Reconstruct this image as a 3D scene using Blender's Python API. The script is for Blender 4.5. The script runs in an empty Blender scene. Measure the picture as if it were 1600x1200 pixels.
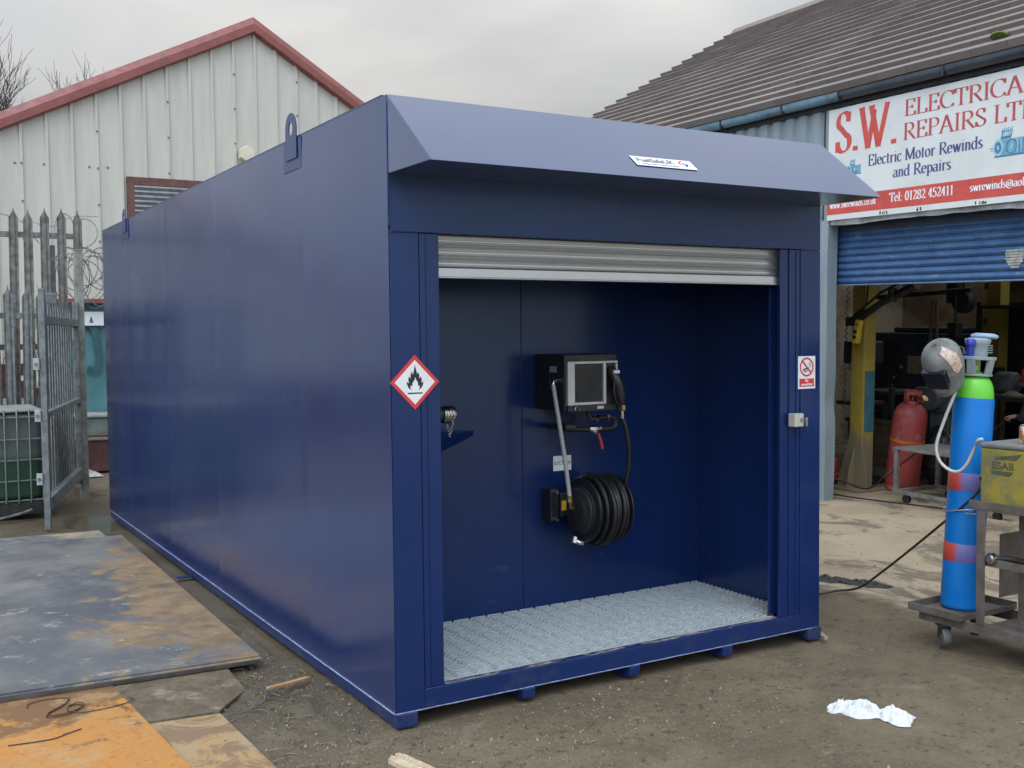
import bpy, bmesh, math, random
from math import sin, cos, pi, radians
from mathutils import Vector, Matrix, Euler, noise

scene = bpy.context.scene
COL = scene.collection
random.seed(7)

# ------------------------------------------------------------------ camera
cam_d = bpy.data.cameras.new('camera')
cam_d.sensor_width = 36.0
cam_d.lens = 1666.46 / 1600 * 36.0
cam_d.clip_start = 0.05
cam_d.clip_end = 2000
cam = bpy.data.objects.new('camera', cam_d)
COL.objects.link(cam)
cam.location = (-1.803, -3.9888, 1.6257)
cam.rotation_euler = Euler((1.5248, 0.0103, -0.5384), 'XYZ')
scene.camera = cam

# ------------------------------------------------------------------ world: overcast sky
SUN_EL, SUN_AZ = radians(55), radians(228)        # azimuth measured from +Y towards +X
SUN_DIR = Vector((sin(SUN_AZ) * cos(SUN_EL), cos(SUN_AZ) * cos(SUN_EL), sin(SUN_EL)))
world = bpy.data.worlds.new('World')
scene.world = world
world.use_nodes = True
wt = world.node_tree
wt.nodes.clear()
def WN(t, **kw):
    n = wt.nodes.new(t)
    for k, v in kw.items():
        setattr(n, k, v)
    return n
w_out = WN('ShaderNodeOutputWorld')
w_bg = WN('ShaderNodeBackground')
w_bg.inputs['Strength'].default_value = 0.1
wt.links.new(w_bg.outputs[0], w_out.inputs['Surface'])
sky = WN('ShaderNodeTexSky', sky_type='NISHITA')
sky.sun_disc = False
sky.sun_elevation = SUN_EL
sky.sun_rotation = SUN_AZ
sky.dust_density = 3.0
tc = WN('ShaderNodeTexCoord')
mp = WN('ShaderNodeMapping')
mp.inputs['Scale'].default_value = (1.0, 1.0, 2.6)
wt.links.new(tc.outputs['Generated'], mp.inputs['Vector'])
n1 = WN('ShaderNodeTexNoise')
n1.inputs['Scale'].default_value = 2.0
n1.inputs['Detail'].default_value = 5
n1.inputs['Roughness'].default_value = 0.5
n1.inputs['Distortion'].default_value = 0.6
wt.links.new(mp.outputs[0], n1.inputs['Vector'])
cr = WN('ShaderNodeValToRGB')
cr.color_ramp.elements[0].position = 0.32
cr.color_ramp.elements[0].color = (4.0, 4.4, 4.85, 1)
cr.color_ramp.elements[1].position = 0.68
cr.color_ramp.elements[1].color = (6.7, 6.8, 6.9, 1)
wt.links.new(n1.outputs['Fac'], cr.inputs['Fac'])
# brighter towards the zenith as under a real overcast
sep = WN('ShaderNodeSeparateXYZ')
wt.links.new(tc.outputs['Generated'], sep.inputs[0])
zr = WN('ShaderNodeMapRange')
zr.inputs['From Min'].default_value = 0.2
zr.inputs['From Max'].default_value = 0.8
zr.inputs['To Min'].default_value = 1.0
zr.inputs['To Max'].default_value = 2.2
wt.links.new(sep.outputs['Z'], zr.inputs['Value'])
mul = WN('ShaderNodeVectorMath', operation='SCALE')
# unseen sky behind the camera brightened and blued to lift the lighting
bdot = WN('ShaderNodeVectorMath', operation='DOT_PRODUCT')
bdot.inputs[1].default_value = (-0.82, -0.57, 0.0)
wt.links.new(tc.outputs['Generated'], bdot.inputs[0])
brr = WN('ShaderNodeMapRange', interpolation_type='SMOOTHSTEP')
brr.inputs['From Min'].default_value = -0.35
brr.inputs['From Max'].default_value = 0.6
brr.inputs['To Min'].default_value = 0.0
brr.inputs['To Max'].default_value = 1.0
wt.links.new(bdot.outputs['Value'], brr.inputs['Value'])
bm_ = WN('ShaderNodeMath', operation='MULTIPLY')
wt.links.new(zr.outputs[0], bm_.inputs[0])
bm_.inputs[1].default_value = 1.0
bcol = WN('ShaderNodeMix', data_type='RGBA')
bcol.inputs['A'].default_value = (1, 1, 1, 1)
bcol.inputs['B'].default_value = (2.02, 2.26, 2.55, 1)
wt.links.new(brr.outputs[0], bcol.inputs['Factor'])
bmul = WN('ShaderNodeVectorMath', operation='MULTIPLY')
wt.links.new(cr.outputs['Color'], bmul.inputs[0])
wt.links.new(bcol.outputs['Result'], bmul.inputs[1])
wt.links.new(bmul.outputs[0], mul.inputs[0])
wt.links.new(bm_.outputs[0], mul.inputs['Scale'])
# thin bright patch of cloud in front of the sun
dot = WN('ShaderNodeVectorMath', operation='DOT_PRODUCT')
gl = Vector((0.42, 0.87, 0.30)).normalized()
dot.inputs[1].default_value = gl
wt.links.new(tc.outputs['Generated'], dot.inputs[0])
gr = WN('ShaderNodeMapRange', interpolation_type='SMOOTHSTEP')
gr.inputs['From Min'].default_value = 0.90
gr.inputs['From Max'].default_value = 1.0
gr.inputs['To Min'].default_value = 0.0
gr.inputs['To Max'].default_value = 1.0
wt.links.new(dot.outputs['Value'], gr.inputs['Value'])
gc = WN('ShaderNodeVectorMath', operation='SCALE')
gc.inputs[0].default_value = (1.6, 1.2, 0.7)
wt.links.new(gr.outputs[0], gc.inputs['Scale'])
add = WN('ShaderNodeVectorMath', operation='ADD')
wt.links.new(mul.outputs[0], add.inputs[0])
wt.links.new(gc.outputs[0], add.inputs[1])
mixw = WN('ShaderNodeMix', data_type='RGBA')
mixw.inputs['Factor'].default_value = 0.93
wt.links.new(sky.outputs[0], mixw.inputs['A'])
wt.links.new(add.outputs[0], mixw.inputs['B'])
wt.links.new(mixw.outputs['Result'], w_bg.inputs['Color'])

# ------------------------------------------------------------------ sun behind the cloud
sd = bpy.data.lights.new('sun', 'SUN')
sd.energy = 0.8
sd.angle = radians(35)
sd.color = (1.0, 0.96, 0.90)
sun = bpy.data.objects.new('sun', sd)
COL.objects.link(sun)
sun.rotation_euler = SUN_DIR.to_track_quat('Z', 'Y').to_euler()

scene.view_settings.view_transform = 'Standard'
scene.view_settings.look = 'None'
scene.view_settings.exposure = 0.0
scene.view_settings.gamma = 1.0
scene.render.engine = 'CYCLES'
scene.cycles.max_bounces = 6

# ------------------------------------------------------------------ helpers: materials
def S(r, g, b):
    def f(c):
        c /= 255.0
        return c / 12.92 if c <= 0.04045 else ((c + 0.055) / 1.055) ** 2.4
    return (f(r), f(g), f(b))

class MT:
    """small node-graph builder for one material"""
    def __init__(s, name, rough=0.5, metal=0.0, spec=0.5):
        s.m = bpy.data.materials.new(name)
        s.m.use_nodes = True
        s.t = s.m.node_tree
        s.b = s.t.nodes['Principled BSDF']
        s.b.inputs['Roughness'].default_value = rough
        s.b.inputs['Metallic'].default_value = metal
        s.b.inputs['Specular IOR Level'].default_value = spec
        s.tc = s.t.nodes.new('ShaderNodeTexCoord')
    def link(s, a, b): s.t.links.new(a, b)
    def vec(s, scale=(1, 1, 1), rot=(0, 0, 0), loc=(0, 0, 0)):
        n = s.t.nodes.new('ShaderNodeMapping')
        n.inputs['Scale'].default_value = scale
        n.inputs['Rotation'].default_value = rot
        n.inputs['Location'].default_value = loc
        s.link(s.tc.outputs['Object'], n.inputs['Vector'])
        return n.outputs[0]
    def noise(s, scale=5, detail=4, rough=0.55, vec=None, dist=0.0):
        n = s.t.nodes.new('ShaderNodeTexNoise')
        n.inputs['Scale'].default_value = scale
        n.inputs['Detail'].default_value = detail
        n.inputs['Roughness'].default_value = rough
        n.inputs['Distortion'].default_value = dist
        s.link(vec if vec is not None else s.vec(), n.inputs['Vector'])
        return n.outputs['Fac']
    def vor(s, scale=5, vec=None, feature='F1'):
        n = s.t.nodes.new('ShaderNodeTexVoronoi')
        n.feature = feature
        n.inputs['Scale'].default_value = scale
        s.link(vec if vec is not None else s.vec(), n.inputs['Vector'])
        return n.outputs['Distance']
    def ramp(s, fac, a, b, smooth=True, lo=0.0, hi=1.0):
        n = s.t.nodes.new('ShaderNodeMapRange')
        if smooth: n.interpolation_type = 'SMOOTHSTEP'
        n.inputs['From Min'].default_value = a
        n.inputs['From Max'].default_value = b
        n.inputs['To Min'].default_value = lo
        n.inputs['To Max'].default_value = hi
        s.link(fac, n.inputs['Value'])
        return n.outputs[0]
    def math(s, op, a, b=None):
        n = s.t.nodes.new('ShaderNodeMath')
        n.operation = op
        for i, v in enumerate((a, b)):
            if v is None: continue
            if isinstance(v, (int, float)): n.inputs[i].default_value = v
            else: s.link(v, n.inputs[i])
        return n.outputs[0]
    def mix(s, fac, a, b):
        n = s.t.nodes.new('ShaderNodeMix')
        n.data_type = 'RGBA'
        for k, v in (('Factor', fac), ('A', a), ('B', b)):
            if isinstance(v, (int, float)): n.inputs[k].default_value = v
            elif isinstance(v, tuple): n.inputs[k].default_value = (*v[:3], 1)
            else: s.link(v, n.inputs[k])
        return n.outputs['Result']
    def col(s, v):
        if isinstance(v, tuple): s.b.inputs['Base Color'].default_value = (*v[:3], 1)
        else: s.link(v, s.b.inputs['Base Color'])
    def rough(s, v): s.link(v, s.b.inputs['Roughness'])
    def bump(s, h, strength=0.3, dist=0.01, prev=None):
        n = s.t.nodes.new('ShaderNodeBump')
        n.inputs['Strength'].default_value = strength
        n.inputs['Distance'].default_value = dist
        s.link(h, n.inputs['Height'])
        if prev is not None: s.link(prev, n.inputs['Normal'])
        s.link(n.outputs[0], s.b.inputs['Normal'])
        return n.outputs[0]
    def xyz(s, i):
        n = s.t.nodes.new('ShaderNodeSeparateXYZ')
        s.link(s.tc.outputs['Object'], n.inputs[0])
        return n.outputs[i]

def mul3(c, k): return tuple(min(1.0, x * k) for x in c[:3])

def simple(name, col, rough=0.5, metal=0.0, var=0.25, ns=9, bump=0.0, bs=60, spec=0.5, dirt=None, dirt_amt=0.5, rv=0.12):
    """base colour with soft mottling, optional dirt patches, roughness variation and fine bump"""
    t = MT(name, rough, metal, spec)
    f = t.noise(ns, 5, 0.6)
    c = t.mix(t.ramp(f, 0.3, 0.7), mul3(col, 1 - var), mul3(col, 1 + var * 0.6))
    if dirt is not None:
        g = t.noise(ns * 0.6, 8, 0.7, t.vec(loc=(3, 7, 1)))
        c = t.mix(t.ramp(g, 0.62 - 0.3 * dirt_amt, 0.72), c, dirt)
    t.col(c)
    if rv: t.rough(t.ramp(t.noise(ns * 1.7, 4), 0.3, 0.7, True, max(0.03, rough - rv), min(1, rough + rv)))
    if bump: t.bump(t.noise(bs, 4), bump, 0.01)
    return t.m

# ------------------------------------------------------------------ helpers: meshes
class MB:
    def __init__(s): s.bm = bmesh.new()
    def _f(s, vs, mi=0):
        try:
            f = s.bm.faces.new(vs); f.material_index = mi; return f
        except ValueError:
            return None
    def box(s, x0, x1, y0, y1, z0, z1, mi=0, M=None):
        P = [Vector((x, y, z)) for z in (z0, z1) for y in (y0, y1) for x in (x0, x1)]
        if M is not None: P = [M @ p for p in P]
        v = [s.bm.verts.new(p) for p in P]
        for q in ((0, 2, 3, 1), (4, 5, 7, 6), (0, 1, 5, 4), (2, 6, 7, 3), (0, 4, 6, 2), (1, 3, 7, 5)):
            s._f([v[i] for i in q], mi)
        return s
    def prism(s, pts, a0, a1, axis='z', mi=0, M=None):
        def mk(p, a):
            q = {'x': (a, p[0], p[1]), 'y': (p[0], a, p[1]), 'z': (p[0], p[1], a)}[axis]
            q = Vector(q)
            return s.bm.verts.new(M @ q if M is not None else q)
        A = [mk(p, a0) for p in pts]; B = [mk(p, a1) for p in pts]
        n = len(pts)
        s._f(A[::-1], mi); s._f(B, mi)
        for i in range(n):
            s._f([A[i], A[(i + 1) % n], B[(i + 1) % n], B[i]], mi)
        return s
    def poly(s, pts, mi=0, M=None):
        s._f([s.bm.verts.new(M @ Vector(p) if M is not None else Vector(p)) for p in pts], mi)
        return s
    def tube(s, pts, r, n=8, mi=0, closed=False, cap=True, M=None):
        P = [Vector(p) for p in pts]
        if M is not None: P = [M @ p for p in P]
        m = len(P); rs = r if isinstance(r, (list, tuple)) else [r] * m
        prev = None; rings = []
        for i in range(m):
            if closed: d = P[(i + 1) % m] - P[i - 1]
            else: d = P[min(i + 1, m - 1)] - P[max(i - 1, 0)]
            if d.length < 1e-9: d = Vector((0, 0, 1))
            d.normalize()
            if prev is None:
                a = Vector((0, 0, 1)) if abs(d.z) < 0.9 else Vector((1, 0, 0))
                u = d.cross(a).normalized()
            else:
                u = prev - d * prev.dot(d)
                u = u.normalized() if u.length > 1e-6 else d.orthogonal().normalized()
            prev = u; w = d.cross(u)
            rings.append([s.bm.verts.new(P[i] + (u * cos(2 * pi * k / n) + w * sin(2 * pi * k / n)) * rs[i]) for k in range(n)])
        for i in range(m if closed else m - 1):
            A, B = rings[i], rings[(i + 1) % m]
            for k in range(n): s._f([A[k], A[(k + 1) % n], B[(k + 1) % n], B[k]], mi)
        if cap and not closed:
            s._f(rings[0][::-1], mi); s._f(rings[-1], mi)
        return s
    def cyl(s, p0, p1, r0, r1=None, n=16, mi=0, M=None):
        return s.tube([p0, p1], [r0, r0 if r1 is None else r1], n, mi, M=M)
    def lathe(s, prof, n=24, M=None, mi=0):
        """profile of (r, z) spun about local z"""
        R = []
        for r, z in prof:
            if r < 1e-6:
                p = Vector((0, 0, z)); R.append([s.bm.verts.new(M @ p if M is not None else p)])
            else:
                ring = []
                for k in range(n):
                    p = Vector((r * cos(2 * pi * k / n), r * sin(2 * pi * k / n), z))
                    ring.append(s.bm.verts.new(M @ p if M is not None else p))
                R.append(ring)
        for A, B in zip(R, R[1:]):
            for k in range(n):
                a = [A[k % len(A)], A[(k + 1) % len(A)], B[(k + 1) % len(B)], B[k % len(B)]]
                u = []
                for x in a:
                    if x not in u: u.append(x)
                if len(u) > 2: s._f(u, mi)
        return s
    def grid(s, fn, nu, nv, mi=0):
        V = [[s.bm.verts.new(fn(i / (nu - 1), j / (nv - 1))) for j in range(nv)] for i in range(nu)]
        for i in range(nu - 1):
            for j in range(nv - 1):
                s._f([V[i][j], V[i + 1][j], V[i + 1][j + 1], V[i][j + 1]], mi)
        return s
    def build(s, name, mats, parent=None, smooth=None, bevel=0, M=None, fixn=True, seg=2):
        if fixn: bmesh.ops.recalc_face_normals(s.bm, faces=s.bm.faces)
        me = bpy.data.meshes.new(name)
        s.bm.to_mesh(me); s.bm.free()
        for m in (mats if isinstance(mats, (list, tuple)) else [mats]): me.materials.append(m)
        if smooth is not None:
            for p in me.polygons: p.use_smooth = True
            if smooth < 180: me.set_sharp_from_angle(angle=radians(smooth))
        o = bpy.data.objects.new(name, me)
        COL.objects.link(o)
        if parent is not None: o.parent = parent
        if M is not None: o.matrix_local = M
        if bevel:
            b = o.modifiers.new('bevel', 'BEVEL'); b.width = bevel; b.segments = seg
            b.limit_method = 'ANGLE'; b.angle_limit = radians(35)
        return o

def tag(o, label, cat, group=None, kind=None):
    if label: o['label'] = label
    if cat: o['category'] = cat
    if group: o['group'] = group
    if kind: o['kind'] = kind
    return o
def thing(name, label, cat, loc=(0, 0, 0), rotz=0, group=None, M=None):
    o = bpy.data.objects.new(name, None)
    o.empty_display_size = 0.2
    COL.objects.link(o)
    o.matrix_world = M if M is not None else Matrix.Translation(loc) @ Matrix.Rotation(rotz, 4, 'Z')
    return tag(o, label, cat, group)
def structure(o):
    o['kind'] = 'structure'; return o

def text_mesh(name, txt, mat, parent, M, size=0.1, width=None, align='CENTER', offset=0.0, extrude=0.0004):
    cu = bpy.data.curves.new(name, 'FONT')
    cu.body = txt; cu.size = size; cu.align_x = align; cu.offset = offset; cu.extrude = extrude
    o = bpy.data.objects.new(name, cu)
    COL.objects.link(o)
    bpy.context.view_layer.update()
    dg = bpy.context.evaluated_depsgraph_get()
    me = bpy.data.meshes.new_from_object(o.evaluated_get(dg))
    bpy.data.objects.remove(o)
    me.materials.clear(); me.materials.append(mat)
    if width:
        xs = [v.co.x for v in me.vertices]
        k = width / (max(xs) - min(xs))
        for v in me.vertices: v.co.x *= k
    o = bpy.data.objects.new(name, me)
    COL.objects.link(o)
    o.parent = parent; o.matrix_local = M
    return o

# -------------------- a pen-stroke roman alphabet for the painted sign
def arc(cx, cy, rx, ry, a0, a1, n=14):
    return [(cx + rx * cos(radians(a0 + (a1 - a0) * i / n)), cy + ry * sin(radians(a0 + (a1 - a0) * i / n))) for i in range(n + 1)]
def sf(x, y, w=0.11): return [(x - w, y), (x + w, y)]
XH = 0.66
GLY = {
 'A': (0.80, [[(0.07, 0), (0.38, 1)], [(0.38, 1), (0.71, 0)], [(0.17, 0.36), (0.58, 0.36)], sf(0.07, 0.02), sf(0.71, 0.02, .13)]),
 'C': (0.80, [arc(0.43, 0.5, 0.37, 0.49, 42, 318, 26), [(0.71, 0.72), (0.71, 0.98)], [(0.71, 0.05), (0.71, 0.22)]]),
 'D': (0.86, [[(0.16, 0), (0.16, 1)], [(0.05, 0.98), (0.35, 0.98)] + arc(0.37, 0.5, 0.39, 0.48, 90, -90, 20) + [(0.05, 0.02)]]),
 'E': (0.68, [[(0.16, 0), (0.16, 1)], [(0.05, 0.98), (0.58, 0.98)], [(0.16, 0.52), (0.46, 0.52)], [(0.05, 0.02), (0.62, 0.02)], [(0.58, 0.78), (0.58, 1)], [(0.62, 0), (0.62, 0.24)], [(0.46, 0.43), (0.46, 0.61)]]),
 'I': (0.36, [[(0.18, 0), (0.18, 1)], sf(0.18, 0.98, .13), sf(0.18, 0.02, .13)]),
 'L': (0.66, [[(0.16, 0), (0.16, 1)], sf(0.16, 0.98, .13), [(0.04, 0.02), (0.60, 0.02)], [(0.60, 0), (0.60, 0.26)]]),
 'M': (1.02, [[(0.13, 0), (0.13, 1)], [(0.13, 1), (0.50, 0.05)], [(0.50, 0.05), (0.86, 1)], [(0.86, 1), (0.86, 0)], sf(0.13, 0.02), sf(0.86, 0.02, .13), [(0.03, 0.98), (0.16, 0.98)], [(0.83, 0.98), (0.97, 0.98)]]),
 'P': (0.68, [[(0.16, 0), (0.16, 1)], [(0.05, 0.98), (0.34, 0.98)] + arc(0.36, 0.73, 0.25, 0.25, 90, -90, 14) + [(0.16, 0.48)], sf(0.16, 0.02, .13)]),
 'R': (0.76, [[(0.16, 0), (0.16, 1)], [(0.05, 0.98), (0.34, 0.98)] + arc(0.36, 0.74, 0.24, 0.24, 90, -90, 14) + [(0.16, 0.50)], [(0.34, 0.49), (0.70, 0.0)], sf(0.16, 0.02, .12), sf(0.70, 0.02, .07)]),
 'S': (0.62, [arc(0.30, 0.745, 0.21, 0.235, 35, 200, 12) + [(0.20, 0.60), (0.40, 0.42)] + arc(0.30, 0.25, 0.23, 0.235, 30, -150, 14), [(0.47, 0.74), (0.49, 0.98)], [(0.08, 0.02), (0.08, 0.28)]]),
 'T': (0.70, [[(0.34, 0), (0.34, 1)], [(0.03, 0.98), (0.65, 0.98)], [(0.03, 0.76), (0.03, 1)], [(0.65, 0.76), (0.65, 1)], sf(0.34, 0.02, .13)]),
 'W': (1.12, [[(0.08, 1), (0.34, 0)], [(0.34, 0), (0.56, 0.9)], [(0.44, 1), (0.72, 0)], [(0.72, 0), (1.02, 1)], sf(0.09, 0.98), sf(0.46, 0.98), sf(1.02, 0.98, .08)]),
 'a': (0.52, [arc(0.24, 0.47, 0.15, 0.17, 160, 0, 10) + [(0.39, 0.10), (0.46, 0.02)], [(0.39, 0.38)] + arc(0.23, 0.18, 0.16, 0.17, 90, 300, 14) + [(0.39, 0.16)]]),
 'c': (0.48, [arc(0.26, 0.33, 0.20, 0.32, 45, 318, 18)]),
 'd': (0.58, [[(0.44, 0), (0.44, 1)], arc(0.25, 0.32, 0.20, 0.32, 50, 320, 18), sf(0.42, 0.98, .07), [(0.44, 0.02), (0.54, 0.02)]]),
 'e': (0.50, [[(0.07, 0.38), (0.43, 0.38)] + arc(0.25, 0.34, 0.19, 0.31, 8, 320, 22)]),
 'i': (0.30, [[(0.15, 0), (0.15, XH)], sf(0.12, XH - .02, .06), sf(0.15, 0.02, .10), [(0.11, 0.9), (0.19, 0.9)], [(0.11, 0.86), (0.19, 0.86)]]),
 'k': (0.58, [[(0.13, 0), (0.13, 1)], [(0.13, 0.25), (0.44, XH)], [(0.24, 0.36), (0.50, 0)], sf(0.12, 0.02, .1), sf(0.50, 0.02, .06), sf(0.44, XH - .02, .08), sf(0.1, 0.98, .06)]),
 'l': (0.30, [[(0.15, 0), (0.15, 1)], sf(0.12, 0.98, .06), sf(0.15, 0.02, .10)]),
 'm': (0.88, [[(0.14, 0), (0.14, XH)], arc(0.28, 0.42, 0.14, 0.22, 170, 0, 8) + [(0.42, 0)], arc(0.57, 0.42, 0.15, 0.22, 170, 0, 8) + [(0.72, 0)], sf(0.11, XH - .02, .06), sf(0.14, 0.02, .09), sf(0.42, 0.02, .09), sf(0.72, 0.02, .09)]),
 'n': (0.60, [[(0.14, 0), (0.14, XH)], arc(0.29, 0.42, 0.15, 0.22, 170, 0, 8) + [(0.44, 0)], sf(0.11, XH - .02, .06), sf(0.14, 0.02, .09), sf(0.44, 0.02, .09)]),
 'o': (0.56, [arc(0.27, 0.33, 0.20, 0.32, 0, 360, 24)]),
 'p': (0.58, [[(0.14, -0.3), (0.14, XH)], arc(0.31, 0.33, 0.19, 0.31, 140, -140, 18), sf(0.11, XH - .02, .06), sf(0.14, -0.28, .1)]),
 'r': (0.44, [[(0.14, 0), (0.14, XH)], arc(0.31, 0.42, 0.15, 0.21, 170, 50, 8), sf(0.11, XH - .02, .06), sf(0.14, 0.02, .1)]),
 's': (0.42, [arc(0.21, 0.49, 0.13, 0.15, 35, 200, 10) + [(0.16, 0.38), (0.26, 0.28)] + arc(0.21, 0.165, 0.14, 0.15, 30, -150, 12)]),
 't': (0.36, [[(0.15, 0.85), (0.15, 0.14)] + arc(0.24, 0.14, 0.09, 0.12, 180, 300, 6), [(0.03, XH - .02), (0.30, XH - .02)]]),
 'u': (0.60, [[(0.14, XH), (0.14, 0.2)] + arc(0.28, 0.2, 0.14, 0.19, 180, 350, 8), [(0.44, XH), (0.44, 0)], sf(0.10, XH - .02, .06), sf(0.40, XH - .02, .06), [(0.44, 0.02), (0.54, 0.02)]]),
 'w': (0.78, [[(0.08, XH), (0.25, 0)], [(0.25, 0), (0.40, XH)], [(0.38, XH), (0.54, 0)], [(0.54, 0), (0.70, XH)], sf(0.08, XH - .02, .08), sf(0.40, XH - .02, .07), sf(0.70, XH - .02, .06)]),
 '.': (0.28, [[(0.09, 0.08), (0.20, 0.08)], [(0.09, 0.03), (0.20, 0.03)], [(0.145, 0.0), (0.145, 0.11)]]),
 ':': (0.30, [[(0.10, 0.08), (0.21, 0.08)], [(0.10, 0.03), (0.21, 0.03)], [(0.10, 0.58), (0.21, 0.58)], [(0.10, 0.53), (0.21, 0.53)]]),
 '0': (0.56, [arc(0.27, 0.49, 0.20, 0.48, 0, 360, 26)]),
 '1': (0.50, [[(0.26, 0), (0.26, 1)], [(0.10, 0.84), (0.26, 0.97)], sf(0.26, 0.02, .13)]),
 '2': (0.56, [arc(0.26, 0.72, 0.19, 0.26, 165, -30, 14) + [(0.08, 0.03)], [(0.07, 0.03), (0.48, 0.03)], [(0.47, 0.02), (0.49, 0.2)]]),
 '4': (0.56, [[(0.36, 0), (0.36, 1)], [(0.36, 0.98), (0.05, 0.30)], [(0.05, 0.28), (0.52, 0.28)]]),
 '5': (0.54, [[(0.46, 0.97), (0.14, 0.97)], [(0.14, 0.97), (0.11, 0.56)], [(0.11, 0.56)] + arc(0.24, 0.31, 0.22, 0.30, 100, -150, 16)]),
 '8': (0.56, [arc(0.27, 0.745, 0.17, 0.235, 0, 360, 22), arc(0.27, 0.25, 0.20, 0.25, 0, 360, 22)]),
 '@': (0.98, [arc(0.47, 0.36, 0.40, 0.48, -50, 300, 30), arc(0.45, 0.36, 0.15, 0.22, 0, 360, 16), [(0.61, 0.58), (0.60, 0.2)]]),
 ' ': (0.34, []),
}
def stroke_text(mb, txt, x0, y0, size, T=0.15, width=None, thin=0.035, phi=14, mi=0, M=None, z=0.0, shear=0.0):
    adv = sum(GLY[c][0] for c in txt)
    kx = (width / (adv * size)) if width else 1.0
    ph = radians(phi); k = 0; x = 0.0
    for ch in txt:
        a, strokes = GLY[ch]
        for st in strokes:
            k += 1
            if len(st) < 2: continue
            L, R = [], []
            for i, p in enumerate(st):
                q0 = st[max(i - 1, 0)]; q1 = st[min(i + 1, len(st) - 1)]
                if len(st) > 4 and abs(st[0][0] - st[-1][0]) + abs(st[0][1] - st[-1][1]) < 1e-6 and i in (0, len(st) - 1):
                    q0, q1 = st[-2], st[1]
                dx, dy = q1[0] - q0[0], q1[1] - q0[1]
                th = math.atan2(dy, dx); d = math.hypot(dx, dy) or 1
                h = max(thin, T * abs(sin(th - ph))) / 2
                nx, ny = -dy / d * h, dx / d * h
                L.append((p[0] + nx, p[1] + ny)); R.append((p[0] - nx, p[1] - ny))
            def tr(p): return Vector((x0 + (x + p[0] + shear * p[1]) * size * kx, y0 + p[1] * size, z + 0.00012 * (k % 7)))
            for i in range(len(st) - 1):
                mb.poly([tr(R[i]), tr(R[i + 1]), tr(L[i + 1]), tr(L[i])], mi, M)
        x += a

# ------------------------------------------------------------------ materials
BLUE = (0.0075, 0.0225, 0.102)
def blue_paint(name, rough=0.22, wav=0.0, dusty=0.0, spec=0.75, coat=0.8, scuff=False):
    t = MT(name, rough, 0.0, spec)
    f = t.noise(0.9, 2, 0.5)
    c = t.mix(t.ramp(f, 0.3, 0.7), mul3(BLUE, 0.92), mul3(BLUE, 1.08))
    if dusty:
        d = t.noise(4, 7, 0.65, t.vec(loc=(5, 2, 9)))
        c = t.mix(t.ramp(d, 0.5, 0.75, True, 0, dusty), c, (0.16, 0.14, 0.11))
    if scuff:
        sm = t.noise(5.5, 7, 0.7, t.vec((1, 1, 2.2), loc=(2, 2, 6)))
        sm = t.math('MULTIPLY', t.ramp(sm, 0.60, 0.72, True, 0, 0.30), t.ramp(t.xyz(2), 1.0, 0.3))
        c = t.mix(sm, c, (0.11, 0.13, 0.20))
    t.col(c)
    t.b.inputs['Specular Tint'].default_value = (0.62, 0.82, 1.0, 1)
    t.b.inputs['Coat Weight'].default_value = coat
    t.b.inputs['Coat Roughness'].default_value = 0.16
    t.rough(t.ramp(t.noise(1.6, 2, 0.5, t.vec(loc=(1, 4, 2))), 0.25, 0.75, True, rough - 0.03, rough + 0.06))
    if wav: t.bump(t.noise(1.1, 2, 0.4, t.vec((1, 1, 0.45))), wav, 0.05)
    return t.m
M_BLUE = blue_paint('blue_gloss_paint', 0.26, 0.0, 0.0, 0.5, 0.2)
M_BLUE_TOP = blue_paint('blue_gloss_paint_hood', 0.26, 0, 0, 1.0, 0.9)
M_BLUE_SIDE = blue_paint('blue_gloss_paint_side', 0.24, 0.10, 0.0, 1.0, 0.4)
M_BLUE_IN = blue_paint('blue_gloss_paint_interior', 0.27, 0.05, 0.0, 0.5, 0.3, True)
M_BLUE_SILL = blue_paint('blue_paint_scuffed', 0.3, 0.0, 0.25, 0.5, 0.2)
def galv_mat(name, base=(0.50, 0.52, 0.53), rough=0.35, metal=0.85):
    t = MT(name, rough, metal)
    v = t.vor(38)
    n = t.noise(12, 5, 0.6)
    c = t.mix(t.ramp(n, 0.3, 0.7), mul3(base, 0.75), mul3(base, 1.15))
    c = t.mix(t.ramp(v, 0.2, 0.9, True, 0, 0.35), c, mul3(base, 0.7))
    t.col(c); t.rough(t.ramp(n, 0.3, 0.7, True, rough - 0.08, rough + 0.15))
    return t.m
M_GALV = galv_mat('galvanised_steel', (0.62, 0.64, 0.64), 0.38, 0.8)
M_GRATE = simple('galvanised_grating', (0.56, 0.61, 0.62), 0.5, 0.25, 0.15, 30)
M_SHUT = simple('shutter_galvanised', (0.60, 0.61, 0.60), 0.30, 0.75, 0.04, 2, rv=0.02)
M_OLDGALV = simple('weathered_galvanised', (0.205, 0.218, 0.212), 0.62, 0.25, 0.35, 14, 0.15, 90, dirt=(0.13, 0.115, 0.095), dirt_amt=0.4)
M_PALE_DARK = simple('weathered_pale_brown_grey', (0.21, 0.20, 0.185), 0.75, 0.1, 0.35, 12, 0.2, 90, dirt=(0.10, 0.085, 0.065), dirt_amt=0.55)
M_BLACK = simple('black_plastic', (0.018, 0.018, 0.02), 0.38, 0, 0.3, 8)
M_RUBBER = simple('black_rubber', (0.014, 0.014, 0.015), 0.40, 0, 0.3, 12, 0.05)
M_DARKSTEEL = simple('dark_steel', (0.05, 0.047, 0.045), 0.5, 0.5, 0.4, 10, 0.1)
M_CHROME = simple('nickel_plated', (0.6, 0.58, 0.55), 0.22, 1.0, 0.2, 20)
M_BRASS = simple('brass', (0.52, 0.36, 0.15), 0.3, 1.0, 0.25, 20)
M_WHITE = simple('white_sign_vinyl', (0.80, 0.80, 0.79), 0.4, 0, 0.06, 6)
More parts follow.
